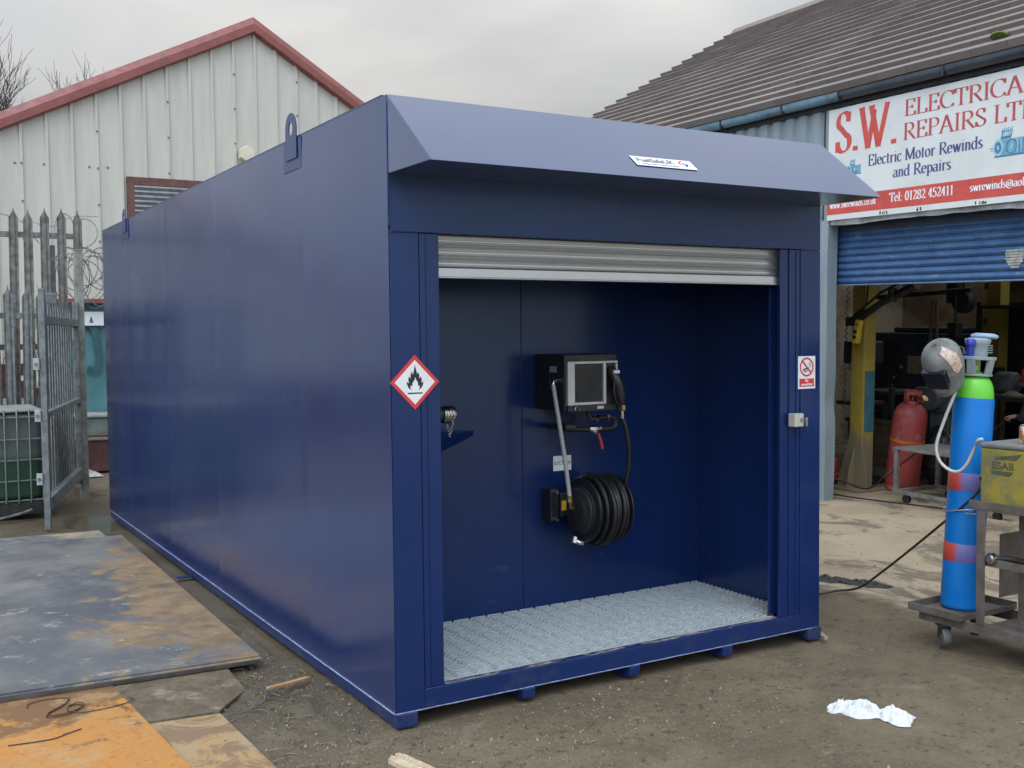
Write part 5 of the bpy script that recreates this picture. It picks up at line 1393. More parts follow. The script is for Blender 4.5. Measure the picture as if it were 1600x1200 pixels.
m.box(-.045, -.039, .02, .335, .1702, .205); m.box(.414, .42, .02, .335, .1702, .205); m.box(-.0388, .4138, .329, .335, .1702, .205); m.box(-.0388, .4138, .02, .026, .1702, .195)
m.build('cylinder_tray', M_ANG, wt_, bevel=.002)
m = MB(); m.box(.05, .40, YN + .01, -.01, .1305, .1345); m.build('lower_shelf', M_ANG, wt_)
for (x, y) in ((0.0, -.045), (.355, -.045), (0.0, YN), (.355, YN)):
    m = MB(); m.box(x - .004, x + .045, y + .0, y + .006, .1655, .7395); m.box(x - .004, x + .002, y - .040, y - .0005, .1655, .7395); m.build('upright', M_ANG, wt_, bevel=.0015)
m = MB(); m.box(.17, .22, -.20, -.15, .135, .739); m.build('upright', M_ANG, wt_, bevel=.002)
m = MB(); m.box(-.006, .42, YN, .005, .74, .744); m.box(-.006, -.001, YN, .005, .7442, .783); m.box(-.0008, .42, .0, .005, .7442, .775); m.build('top_shelf', M_ANG, wt_, bevel=.0015)
m = MB(); m.box(.02, .026, YN, -.046, .46, .50); m.box(.0262, .05, YN, -.046, .46, .466); m.box(.16, .37, -.06, -.052, .28, .60); m.build('mid_rail', M_ANG, wt_, bevel=.0015)
m = MB(); Mx = Matrix.Translation((.0, -.115, .505)) @ Matrix.Rotation(radians(-90), 4, 'Y')
m.lathe([(0, .02), (.012, .02), (.014, .012), (.024, .008), (.028, -.002), (.028, -.02), (.02, -.03), (.0, -.03)], 20, Mx); m.build('clamp_bolt', M_CHROME, wt_, smooth=40)
m = MB(); m.tube([(.03, -.12, .505), (.05, -.2, .51), (.05, -.5, .49)], .016, 8); m.build('clamp_lever', M_DARKSTEEL, wt_, smooth=50)
def castor(x, y, rot):
    Mc = Matrix.Translation((x, y, 0)) @ Matrix.Rotation(rot, 4, 'Z')
    o = MB(); o.box(-.034, .034, -.034, .034, .108, .1145, M=Mc); o.prism([(-.026, .107), (.026, .107), (.012, .045), (-.008, .045)], -.026, -.022, 'y', M=Mc); o.prism([(-.026, .107), (.026, .107), (.012, .045), (-.008, .045)], .022, .026, 'y', M=Mc)
    ob = o.build('castor', M_DARKSTEEL, wt_)
    o = MB(); o.lathe([(.015, -.02), (.046, -.02), (.05, -.014), (.05, .014), (.046, .02), (.015, .02)], 26, Mc @ Matrix.Translation((0, 0, .05)) @ Matrix.Rotation(radians(90), 4, 'X')); o.build('wheel', simple('grey_rubber_tyre', (.10, .10, .098), .6), ob, smooth=40)
    o = MB(); o.lathe([(0, -.024), (.014, -.024), (.0148, 0), (.014, .024), (0, .024)], 16, Mc @ Matrix.Translation((0, 0, .05)) @ Matrix.Rotation(radians(90), 4, 'X')); o.build('hub', M_CHROME, ob, smooth=40)
castor(.02, .16, radians(58)); castor(.33, .2, radians(20)); castor(.03, -1.1, 0); castor(.37, -1.1, 0)
# argon cylinder
arg = thing('argon_cylinder', 'tall bright blue argon cylinder with a green shoulder and grey valve guard', 'gas cylinder', M=Matrix.Translation((3.06, -0.42, 0.171)) @ Matrix.Rotation(radians(2.5), 4, 'Y') @ Matrix.Rotation(radians(1.9), 4, 'X'))
CR = .100
m = MB(); m.lathe([(0, 0), (CR - .012, 0), (CR - .004, .006), (CR, .02), (CR, 1.105)], 48); m.build('body', simple('bright_blue_paint', (.004, .195, .62), .38, 0, .08, 4, dirt=(.02, .15, .46), dirt_amt=.1), arg, smooth=40)
m = MB(); sh = [(CR, 1.205)] + [(.034 + (CR - .034) * cos(a) ** .8, 1.205 + .135 * sin(a)) for a in [radians(q) for q in range(6, 88, 7)]] + [(.034, 1.342), (.034, 1.36), (0, 1.36)]
m.lathe(sh, 48); m.build('shoulder', simple('lime_green_paint', (.145, .56, .045), .4, 0, .08, 5), arg, smooth=40)
t = MT('shimmer_band', .45); xx = t.xyz(0); yy = t.xyz(1); c = t.mix(t.ramp(t.noise(220, 2, .5), .4, .6), (.21, .14, .36), (.13, .17, .46)); c = t.mix(t.ramp(t.math('SUBTRACT', xx, yy), -.045, -.10), c, (.55, .07, .05)); t.col(c)
m = MB(); m.lathe([(CR + .0002, .25), (CR + .001, .251), (CR + .001, .345), (CR + .0002, .346)], 48); m.build('band', t.m, arg, smooth=40)
m = MB(); m.lathe([(CR + .0002, .62), (CR + .001, .621), (CR + .001, .715), (CR + .0002, .716)], 48); m.build('band', t.m, arg, smooth=40)
M_GRD = simple('grey_valve_guard', (.27, .31, .33), .5, 0, .15, 10)
m = MB()
def guard_ring(r0, r1, z0, z1): m.lathe([(r0, z0), (r1, z0), (r1, z1), (r0, z1), (r0, z0)], 32)
guard_ring(.052, .085, 1.335, 1.350); guard_ring(.074, .100, 1.432, 1.452)
for k in range(5):
    a = 2 * pi * k / 5 + .95
    Mg = Matrix.Rotation(a, 4, 'Z')
    m.prism([(.066, 1.35), (.084, 1.35), (.098, 1.433), (.078, 1.433)], -.022, .022, 'y', M=Mg)
m.build('valve_guard', M_GRD, arg, bevel=.003)
m = MB(); m.cyl((0, 0, 1.355), (0, 0, 1.46), .022); m.cyl((0, 0, 1.41), (-.07, -.03, 1.41), .016); m.cyl((-.035, -.02, 1.40), (-.035, -.02, 1.37), .02); m.build('valve', simple('lime_valve', (.35, .45, .16), .4, .3), arg, smooth=40)
m = MB(); m.lathe([(0, 1.453), (.055, 1.453), (.055, 1.51), (.062, 1.525), (.068, 1.55), (.064, 1.558), (0, 1.558)], 32)
for k in range(4): m.box(.020, .052, -.058, -.050, 1.475 + k * .014, 1.480 + k * .014)
m.build('regulator_cap', M_GRD, arg, smooth=40)
m = MB(); m.lathe([(0, 1.563), (.064, 1.563), (.072, 1.572), (.070, 1.583), (.05, 1.592), (0, 1.594)], 32, Matrix.Rotation(radians(2), 4, 'Y')); m.cyl((.065, 0, 1.577), (.10, -.01, 1.580), .004, n=8); m.cyl((0, 0, 1.5582), (0, 0, 1.5628), .05, n=20); m.build('hand_wheel', simple('pale_blue_cap', (.33, .45, .62), .4), arg, smooth=40)
m = MB(); m.cyl((-.075, -.01, 1.44), (-.075, -.01, 1.52), .020, n=14); m.lathe([(0, 1.52), (.028, 1.52), (.028, 1.545), (.02, 1.555), (0, 1.556)], 10, Matrix.Translation((-.075, -.01, 0))); m.build('regulator_knob', simple('deep_blue_knob', (.015, .04, .35), .35), arg, smooth=40)
for ch_ in arg.children:
    if ch_.name.split('.')[0] not in ('body', 'band'):
        ch_.matrix_local = Matrix.Translation((0, 0, 1.105)) @ Matrix.Diagonal((.95, .95, .87, 1)) @ Matrix.Translation((0, 0, -1.205))
# wire tying the cylinder to the trolley
m = MB(); P = [(3.078 + .106 * cos(a), -.433 + .106 * sin(a), .69 + .012 * sin(a * 2)) for a in [radians(q) for q in range(-85, 250, 12)]]
m.tube([(2.90, -.63, .715)] + P[::-1] if False else P, .0035, 6); m.tube([P[0], (2.98, -.60, .70), (2.87, -.655, .715)], .0035, 6)
m.tube([P[-1], (2.90, -.56, .70), (2.87, -.645, .712)], .0035, 6)
tag(m.build('tie_wire', M_GALV, None, smooth=60), 'thin twisted wire tying the blue cylinder to the trolley', 'wire')
# welding set
ws = thing('welding_set', 'old yellow welding set with ESAB lettering and a grey lid on the trolley', 'welder', (2.885, -0.655, 0.7445))
t = MT('grimy_yellow', .5); g = t.noise(7, 8, .68); c = t.mix(t.ramp(g, .38, .66), (.36, .275, .035), (.28, .235, .055)); c = t.mix(t.ramp(t.noise(4, 8, .72, t.vec(loc=(7, 2, 2))), .44, .60, True, 0, .8), c, (.145, .155, .095))
yv = t.xyz(1); t.col(c); M_GY = t.m
BL = .62
m = MB(); m.box(0, .36, -BL, 0, .0005, .30); m.build('casing', M_GY, ws, bevel=.008)
m = MB(); m.box(-.004, .364, -BL - .004, .004, .3005, .327); m.build('lid', simple('grey_lid', (.20, .20, .185), .5, 0, .25, 9), ws, bevel=.010)
LM = Matrix.Translation((-.0012, -.075, .20)) @ Matrix(((0, 0, -1, 0), (-1, 0, 0, 0), (0, 1, 0, 0), (0, 0, 0, 1)))   # local x -> -y, y -> z, z -> -x
M_DGREEN = simple('faded_dark_print', (.085, .095, .055), .6, 0, .3, 18)
m = MB(); m.prism([(0.012, .062), (.13, .080), (.150, .083), (.118, .052), (.03, .050), (.005, .046)], 0, .0006, M=LM)
m.prism([(-.012, -.006), (.10, -.006), (.104, -.012), (.082, -.030), (.0, -.022), (-.016, -.016)], 0, .0006, M=LM); m.build('logo', M_DGREEN, ws)
text_mesh('lettering', 'ESAB', M_DGREEN, ws, LM @ Matrix.Translation((.050, .004, .0008)), .050, .115, offset=.0004)
# drink can on the lid
can = thing('drink_can', 'orange and silver drinks can standing on the grey lid of the welding set', 'can', (2.985, -0.835, 0.7445 + .3275))
t = MT('can_print', .3, .4); n_ = t.noise(28, 4, .6, t.vec((1, 1, .6))); c = t.mix(t.ramp(n_, .42, .55), (.62, .22, .03), (.75, .72, .66)); t.col(c)
m = MB(); m.lathe([(.027, 0), (.033, .008), (.033, .078), (.030, .086)], 28); m.build('body', t.m, can, smooth=40)
m = MB(); m.lathe([(.030, .0862), (.028, .092), (.026, .090), (0, .089)], 28); m.build('lid', M_CHROME, can, smooth=40)
# welding mask hanging on the cylinder
mk = thing('welding_mask', 'scuffed grey welding mask with a dark lens hung on the blue cylinder valve', 'mask', M=Matrix.Translation((2.875, -.445, 1.462)) @ Matrix.Rotation(radians(12), 4, 'Z') @ Matrix.Rotation(radians(-42), 4, 'Y') @ Matrix.Scale(.88, 4))
# local: mask looks to -x; y across; z up
def maskf(u, v):
    gp_ = 40 * max(0.0, min(1.0, (.80 - v) / .25)); a = radians(gp_ + (360 - 2 * gp_) * u)              # opens at the back (+x)
    z = -.155 + .30 * v
    top = max(0, (v - .60) / .40); bot = max(0, (.45 - v) / .45)
    rx = .125 * math.sqrt(max(0.0, 1 - top ** 2.2)) * (1 - .34 * bot ** 1.3)
    ry = .108 * math.sqrt(max(0.0, 1 - top ** 2.4)) * (1 - .30 * bot ** 1.2)
    x = rx * cos(a); y = ry * sin(a)
    if x < 0: x *= 1 + .10 * math.exp(-((v - .45) / .2) ** 2) * abs(cos(a)) ** 3
    x -= .05 * bot ** 2 * (1 if cos(a) < 0 else 0) * abs(cos(a))
    return Vector((x, y, z))
m = MB(); m.grid(maskf, 44, 34)
o = m.build('shell', simple('scuffed_grey_shell', (.215, .215, .20), .5, 0, .3, 9, .1, dirt=(.075, .072, .068), dirt_amt=.35), mk, smooth=60); sd_ = o.modifiers.new('solid', 'SOLIDIFY'); sd_.thickness = .005
m = MB(); m.prism([(-.062, -.078), (.062, -.078), (.070, .046), (-.070, .046)], -.1435, -.105, 'x'); m.build('lens', simple('dark_lens', (.012, .014, .03), .12, 0, .1), mk, bevel=.004)
t = MT('aged_label', .6); c = t.mix(t.ramp(t.noise(55, 5, .7), .45, .6), (.60, .50, .40), (.50, .27, .20)); t.col(c)
m = MB()
def lab(u, v):
    p = maskf(.60 + .20 * 1 * v * .8, .84 - .36 * u + .0); q = Vector((p.x, p.y, 0)); 
    return p + (q.normalized() if q.length > 1e-5 else Vector((0, 0, 1))) * .0035
def lab2(u, v):
    # strap-shaped paper label over the crown on the side facing the yard
    p = maskf(.60 + .12 * u + .10 * v, .94 - .50 * u + .04 * v)
    c_ = Vector((p.x, p.y, (p.z - .0) * .6)).normalized()
    return p + c_ * .004
m.grid(lab2, 16, 6); m.build('paper_label', t.m, mk, smooth=60, fixn=False)
m = MB(); m.prism([(-.035, -.10), (.035, -.10), (.020, -.125), (-.020, -.125)], -.128, -.112, 'x'); m.build('chin_vent', simple('pale_scuff', (.40, .39, .36), .5), mk, bevel=.003)
m = MB(); m.tube([(.06, .108, .01), (.10, .09, .02), (.13, .0, .03), (.10, -.09, .02), (.06, -.108, .01)], .008, 6); m.build('head_band', M_BLACK, mk, smooth=60)
# gas hose: white, loops in front of the cylinder
m = MB(); m.tube(spline([(2.985, -.46, 1.40), (2.93, -.475, 1.31), (2.915, -.43, 1.18), (2.90, -.39, 1.04), (2.905, -.40, .96), (2.92, -.445, .912), (2.925, -.50, .905), (2.93, -.545, .945), (2.93, -.59, 1.03), (2.90, -.63, 1.075), (2.905, -.655, 1.085)], 8), .0085, 8)
tag(m.build('gas_hose', simple('white_gas_hose', (.58, .57, .53), .5, 0, .12, 20), None, smooth=60), 'white gas hose looping in front of the blue cylinder to the welding set', 'hose')
# welding cable to the ground behind the container
m = MB(); m.tube(spline([(2.88, -.66, .90), (2.92, -.64, .85), (2.95, -.57, .78), (3.02, -.36, .625), (3.14, -.05, .41), (3.26, .25, .21), (3.35, .48, .065), (3.38, .60, .014), (3.30, .64, .010), (3.14, .64, .010), (3.0, .75, .010), (2.7, 1.0, .010)], 8), .0072, 8)
tag(m.build('welding_cable', simple('dark_brown_cable', (.04, .033, .028), .6), None, smooth=60), 'dark welding cable drooping from the welding set to the ground behind the container', 'cable')

# ------------------------------------------------------------------ left side: plates, gate, fence, tank, skip
def plate_mat(name, cols, rust, amt, rough=.42, sc=1.0):
    t = MT(name, rough, .15)
    g = t.noise(1.5 * sc, 9, .66, t.vec((1.1, .8, 1)), .5)
    c = t.mix(t.ramp(g, .34, .66), cols[0], cols[1])
    gb = t.noise(.9 * sc, 6, .6, t.vec(loc=(6, 1, 0)), .4)
    c = t.mix(t.ramp(gb, .46, .60, True, 0, .8), c, (.090, .098, .114))
    g2 = t.noise(1.7 * sc, 10, .70, t.vec((1.1, .8, 1), loc=(4.3, 1.2, 0)), .9)
    xr = t.ramp(t.xyz(0), .25, 1.25, True, -.08, .13)
    f = t.ramp(t.math('ADD', g2, xr), .57 - amt, .66 - amt * .6, True, 0, .9)
    rc = t.mix(t.ramp(t.noise(6 * sc, 7, .7, t.vec(loc=(1, 7, 0))), .35, .7), rust, mul3(rust, .55))
    c = t.mix(f, c, rc)
    s1 = t.noise(5.5 * sc, 10, .80, t.vec((.85, 1.25, 1), rot=(0, 0, .3), loc=(9, 3, 0)), .3)
    c = t.mix(t.ramp(s1, .585, .635, True, 0, .75), c, (.44, .40, .32))
    s2 = t.noise(26 * sc, 6, .75, t.vec((.3, 2.4, 1), rot=(0, 0, -.9), loc=(2, 9, 0)))
    c = t.mix(t.ramp(s2, .61, .65, True, 0, .6), c, (.40, .38, .34))
    t.col(c)
    t.rough(t.ramp(g2, .35, .7, True, rough - .10, rough + .25))
    t.bump(s1, .12, .005)
    return t.m
def plate(name, label, loc, rot, poly, z0, z1, mt):
    o = MB(); o.prism(poly, z0, z1); ob = o.build(name, mt, None, bevel=.002, M=Matrix.Translation(loc) @ Matrix.Rotation(rot, 4, 'Z'))
    return tag(ob, label, 'steel plate')
M_MILL = plate_mat('mill_scale_steel', ((.135, .134, .138), (.225, .213, .195)), (.33, .215, .11), .045)
M_MILL2 = plate_mat('mill_scale_steel_tan', ((.20, .20, .195), (.31, .29, .25)), (.42, .34, .23), .10)
plate('steel_plate', 'dark thick steel plate at the bottom of the grey stack, edge showing', (-1.45, 1.22, 0), radians(-1.3), [(-1.4, .02), (1.235, -.055), (1.215, 3.95), (-1.4, 4.2)], .014, .033, simple('dark_plate_edge', (.085, .07, .062), .6, .2, .35, 8))
plate('steel_plate', 'pale grey steel plate whose far end sticks out from under the top plate', (-1.45, 1.20, 0), radians(-1.3), [(-1.4, .05), (1.242, -.035), (1.10, 4.13), (-1.4, 4.33)], .0335, .043, M_MILL2)
plate('steel_plate', 'large blue grey steel plate with tan rust patches on top of the stack', (-1.45, 1.20, 0), radians(-1.3), [(-1.4, .06), (1.238, -.028), (1.215, 3.75), (-1.4, 3.95)], .0435, .054, M_MILL)
t = MT('orange_rust_plate', .75)
g = t.noise(2.4, 9, .72, None, .5); c = t.mix(t.ramp(g, .32, .68), (.50, .205, .036), (.44, .215, .062))
yy_ = t.ramp(t.xyz(1), .35, 1.25, True, -.10, .15)
d_ = t.math('ADD', t.noise(2.0, 10, .74, t.vec((1, .8, 1), loc=(2.2, 8, 0)), .9), yy_)
c = t.mix(t.ramp(d_, .49, .55, True, 0, .88), c, (.15, .075, .032))
e_ = t.noise(9, 9, .7, t.vec(loc=(1, 3, 0))); c = t.mix(t.ramp(e_, .58, .63, True, 0, .75), c, (.15, .085, .045))
c = t.mix(t.ramp(t.noise(4, 10, .78, t.vec(loc=(5, 5, 0))), .50, .62, True, 0, .6), c, (.43, .28, .13))
c = t.mix(t.ramp(t.noise(38, 6, .75, t.vec(loc=(5, 1, 0))), .50, .66, True, 0, .5), c, (.22, .105, .04))
c = t.mix(t.ramp(t.vor(5.5, t.vec(loc=(1.3, 2.2, 0))), .085, .06, True, 0, .9), c, (.10, .055, .03))
t.col(c); t.bump(t.noise(40, 5, .7), .12); M_RUST = t.m
plate('rusty_plate', 'bright orange rusty steel plate with a coil of wire on it', (-.88, 0.0, 0), 0, [(-1.9, -2.2), (.46, -2.2), (.055, -.04), (-.03, 1.28), (-.06, 1.42), (-1.9, 1.42)], .004, .0135, M_RUST)
t = MT('tan_rust_plate', .75); g = t.noise(2.4, 8, .68, None, .6); c = t.mix(t.ramp(g, .35, .65), (.40, .24, .10), (.34, .25, .145)); d_ = t.noise(4, 9, .72, t.vec(loc=(2, 8, 0)), .8); c = t.mix(t.ramp(d_, .49, .58, True, 0, .8), c, (.19, .12, .07)); t.col(c); t.bump(t.noise(40, 5), .12)
plate('rusty_plate', 'tan rusty plate corner showing beside the bright orange plate', (-.57, .57, 0), 0, [(-.40, .05), (.0, 0), (.02, -.72), (.05, -1.7), (-.9, -1.7), (-.9, .05)], -.006, .0035, t.m)
t = MT('mud_covered_plate', .9); g = t.noise(7, 8, .7); c = t.mix(t.ramp(g, .35, .7), (.115, .085, .052), (.20, .155, .10)); c = t.mix(t.ramp(t.noise(4, 9, .74, t.vec(loc=(3, 3, 0))), .53, .64, True, 0, .7), c, (.34, .28, .19)); c = t.mix(t.ramp(t.noise(22, 7, .74, t.vec(loc=(8, 3, 0))), .55, .65, True, 0, .7), c, (.07, .052, .033)); t.col(c); t.bump(t.noise(30, 7, .75), .8, .015)
plate('rusty_plate', 'mud covered flat plate between the grey stack and the tan plate', (-.40, 1.0, 0), 0, [(-.55, .3), (.035, .24), (.01, -.2), (-.17, -.41), (-.55, -.38)], -.004, .010, t.m)
# loose wire on the orange plate
m = MB(); zc = .0175
wp = [(-1.26, 1.05), (-1.25, 1.10), (-1.17, 1.125), (-1.09, 1.09), (-1.12, 1.0), (-1.20, .91), (-1.19, .87), (-1.13, .87), (-1.08, .90), (-1.05, .95), (-1.07, .985), (-1.11, .96), (-1.11, .90), (-1.06, .86), (-.98, .86), (-.90, .875), (-.85, .90), (-.84, .93), (-.86, .945)]
m.tube(spline([(x - .02, y, zc + .006 * abs(noise.noise(Vector((i * .6, 1, 1))))) for i, (x, y) in enumerate(wp)], 8), .0024, 6)
m.tube(spline([(x - .012, y + .012, zc + .004) for x, y in wp[3:12]], 8), .0022, 6)
tag(m.build('wire_coil', simple('rusty_wire', (.10, .065, .04), .6, .3), None, smooth=60), 'loose coil of rusty wire lying on the bright orange plate', 'wire')
m = MB(); m.tube(spline([(-1.40, .62, .0175), (-1.25, .60, .0175), (-1.17, .635, .018), (-1.12, .66, .0175)], 8), .0025, 6)
tag(m.build('wire_offcut', simple('rusty_wire_b', (.10, .065, .04), .6, .3), None, smooth=60), 'short bent wire offcut near the left edge of the orange plate', 'wire')
m = MB(); m.tube(spline([(-.56, .50, .012), (-.46, .50, .016), (-.38, .56, .02), (-.34, .66, .03), (-.33, .72, .022)], 8), .004, 6)
tag(m.build('bent_wire', simple('grey_wire', (.13, .12, .10), .5, .3), None, smooth=60), 'curved grey wire in the mud beside the tan plate corner', 'wire')

# ---- gate leaf standing open
GA, GB = Vector((-.575, 5.85, 0)), Vector((.02, 8.02, 0))
ga = math.atan2(GB.y - GA.y, GB.x - GA.x); GLn = (GB - GA).length
gate = thing('palisade_gate', 'open galvanised palisade gate leaf seen almost edge on beside the container', 'gate', GA, ga)
m = MB(); m.box(-.025, .025, -.025, .025, 0.0, 2.06); m.build('stile', M_OLDGALV, gate, bevel=.005)
m = MB(); m.box(GLn - .03, GLn + .03, -.03, .03, .10, 2.02); m.build('stile', M_OLDGALV, gate, bevel=.004)
for z0, z1, d_ in ((.16, .27, .05), (.96, 1.01, .04), (1.76, 1.83, .045)):
    m = MB(); m.box(.036, GLn - .031, -.03, .03, z0, z1); m.build('rail', M_OLDGALV, gate, bevel=.003)
def pale_mb(h0, h1, w=.066, M=None, y=0.0):
    o = MB(); hw = w / 2
    xs = [(-hw, .0), (-hw * .55, .012), (-hw * .2, .0), (hw * .2, .0), (hw * .55, .012), (hw, .0)]
    tops = [h1 - .085, h1 - .05, h1 - .015, h1 - .015, h1 - .05, h1 - .085]
    Mx = M if M is not None else Matrix.Identity(4)
    for th in (0.0, .003):
        for i in range(5):
            a, b_ = xs[i], xs[i + 1]
            top = [(a[0], y + a[1] - th, tops[i])] ; top2 = (b_[0], y + b_[1] - th, tops[i + 1])
            if i == 2: P = [(a[0], y + a[1] - th, h0), (b_[0], y + b_[1] - th, h0), top2, (0, y - th, h1 + .03), top[0]]
            else: P = [(a[0], y + a[1] - th, h0), (b_[0], y + b_[1] - th, h0), top2, top[0]]
            o.poly(P, 0, Mx)
    return o
for k in range(13):
    pale_mb(.20, 2.0, .066, Matrix.Translation((.13 + k * .165, .033, 0))).build('pale', M_OLDGALV, gate)
M_TAG = simple('pale_hinge_tab', (.46, .46, .44), .5, .3, .2)
for z in (1.42, .98, .44):
    m = MB(); m.box(-.045, -.031, .03, .075, z - .05, z + .05); m.box(-.0455, .02, .0255, .0298, z - .045, z + .045); m.build('hinge_tab', M_TAG, gate, bevel=.002)
    m = MB(); m.cyl((-.0452, .054, z), (-.057, .054, z), .014, n=10); m.build('bolt', M_OLDGALV, gate, smooth=40)
gp = thing('gate_post', 'tall pale grey square gate post next to the container', 'post', (.075, 8.1, 0))
m = MB(); m.box(-.042, .042, -.042, .042, -.05, 2.56); m.build('shaft', simple('pale_tan_grey_post', (.30, .30, .27), .6, .1, .3, 9, dirt=(.18, .16, .13), dirt_amt=.35), gp, bevel=.006)
m = MB(); m.box(-.045, .045, -.045, .045, 2.5603, 2.575); m.build('cap', M_OLDGALV, gp, bevel=.003)
m = MB(); m.box(-.082, -.0425, -.04, .0, 1.62, 1.74); m.box(-.077, -.0425, -.04, .0, .5, .6); m.build('hinge', M_TAG, gp, bevel=.003)
# fence behind: tall brown-grey pales, lower lighter row
def fence(name, label, x0, x1, y, h0, h1, step, mt, rails, first=0.0):
    o = thing(name, label, 'fence', (x0, y, 0))
    n = int((x1 - x0) / step) + 1
    for k in range(n):
        Mp = Matrix.Translation((first + k * step + random.uniform(-.008, .008), random.uniform(-.004, .004), 0)) @ Matrix.Rotation(radians(random.uniform(-.7, .7)), 4, 'Y')
        pale_mb(h0, h1 + random.uniform(-.02, .02), .094, Mp).build('pale', mt, o)
    for z in rails:
        m = MB(); m.box(-.1, (n - 1) * step + .04, .016, .060, z - .03, z + .03); m.build('rail', mt, o, bevel=.003)
    return o
fA = fence('palisade_fence', 'tall brown grey palisade fence with pointed pales behind the caged tank', -2.05, .20, 8.6, .05, 3.03, .166, M_PALE_DARK, (2.76, 1.55, .45), 0.036)
m = MB(); m.box(1.86, 1.98, .07, .17, -.1, 2.66); m.build('fence_post', M_OLDGALV, fA, bevel=.005)
fB = fence('palisade_fence', 'lower light grey palisade fence just behind the caged tank', -2.02, -.16, 8.2, .05, 2.15, .158, M_OLDGALV, (1.88, .5))
m = MB(); m.box(1.80, 1.90, .061, .16, -.1, 2.12); m.build('fence_post', M_OLDGALV, fB, bevel=.005)
# razor wire coil
rz = MB(); 
def barb(p, d_):
    for s_ in (-1, 1):
        rz.tube([p - d_ * .012 * s_, p + Vector((0, 0, .012 * s_)) + d_ * .012], [.0048, .0010], 4)
for (cx, cz, r, n_) in ((.22, 2.28, .26, 6), (.30, 2.42, .22, 4), (.22, 2.80, .20, 2)):
    P = []
    for k in range(n_ * 28):
        a = 2 * pi * k / 28; u = k / (n_ * 28)
        P.append(Vector((cx - .22 + .44 * u + r * .75 * cos(a), 8.75 + .18 * sin(a * .5 + u * 5), cz + r * (1 + .12 * sin(u * 9)) * sin(a) + .05 * noise.noise(Vector((k * .11, cx * 9, 3))))))
    rz.tube(P, .0042, 4)
    for k in range(0, len(P) - 1, 1): barb(P[k], (P[k + 1] - P[k]).normalized())
P = spline([(-.35, 8.62, 2.92), (-.1, 8.66, 2.86), (.12, 8.7, 2.98), (.4, 8.75, 3.0)], 10); rz.tube(P, .003, 4)
P = spline([(-.62, 8.64, 2.98), (-.4, 8.66, 2.9), (-.25, 8.66, 2.7), (-.05, 8.7, 2.5), (.2, 8.75, 2.1)], 10); rz.tube(P, .003, 4)
for k in range(0, len(P) - 1, 2): barb(P[k], (P[k + 1] - P[k]).normalized())
tag(rz.build('razor_wire', M_OLDGALV, None, smooth=180), 'tangled coil of razor wire above the gate post', 'razor wire')
# dead climbing stems on the fence
cs = MB()
for i in range(10):
    x = random.uniform(-1.0, -.15); P = [Vector((x, 8.5, .1))]
    for k in range(16): P.append(P[-1] + Vector((random.uniform(-.07, .07), random.uniform(-.03, .03), random.uniform(.06, .2))))
    cs.tube(spline(P, 3), [.006 * (1 - .8 * j / (len(P) * 3)) + .0012 for j in range((len(P) - 1) * 3 + 1)], 4)
tag(cs.build('dead_creeper', simple('dry_stem', (.13, .105, .08), .9), None, smooth=180), 'bare dead creeper stems tangled in the tall palisade fence', 'plant')
# IBC tank
ibc = thing('caged_tank', 'caged plastic liquid tank part filled with green liquid at the left edge', 'tank', (-.475, 6.62, 0), radians(0))
t = MT('tank_plastic', .4)
zl = t.xyz(2); xl = t.xyz(0); n_ = t.noise(3, 5, .6)
lv = t.ramp(t.math('ADD', zl, t.math('MULTIPLY', n_, .12)), .66, .56)
grey = t.mix(t.ramp(n_, .3, .7), (.075, .09, .088), (.115, .128, .12))
green = t.mix(t.ramp(xl, -.25, -.75), (.018, .058, .026), (.05, .095, .055))
c = t.mix(lv, grey, green); t.col(c)
m = MB(); m.box(-1.16, -.035, .035, .97, .155, .965); m.build('bottle', t.m, ibc, bevel=.05, seg=4)
m = MB()
for z in (.16, .34, .53, .72, .92):
    m.tube([(-1.19, 0, z), (0, 0, z), (0, 1.0, z), (-1.19, 1.0, z)], .010, 8, closed=True)
for k in range(12):
    x = -.035 - k * .104; m.tube([(x, -.010, .14), (x, -.010, .955), (x, .02, .985)], .009, 8)
for k in range(10):
    y = .04 + k * .102; m.tube([(.010, y, .14), (.010, y, .955), (-.02, y, .985)], .009, 8)
m.build('cage', simple('dull_cage_tube', (.135, .16, .14), .5, .4, .25, 10), ibc, smooth=60)
m = MB()
for k in range(3): m.box(-1.19, .0, k * .44, k * .44 + .11, .03, .135)
m.box(-1.19, .0, .0, 1.0, .1352, .15); m.build('pallet', M_DARKSTEEL, ibc, bevel=.004)
m = MB(); m.box(-1.19, -.02, .02, .98, .967, .985); m.build('top_sheet', simple('pale_top', (.24, .24, .225), .6, 0, .2, 6), ibc, bevel=.004)
m = MB(); m.cyl((-.62, .5, .9855), (-.62, .5, 1.02), .09, n=24); m.build('cap', simple('tan_cap', (.40, .33, .24), .6), ibc, smooth=40)
m = MB(); m.tube(spline([(-1.35, 6.45, .012), (-1.0, 6.47, .02), (-.75, 6.52, .05), (-.62, 6.56, .08)], 6), .014, 6)
tag(m.build('grey_pipe', M_OLDGALV, None, smooth=60), 'thin grey pipe lying in front of the caged tank', 'pipe')
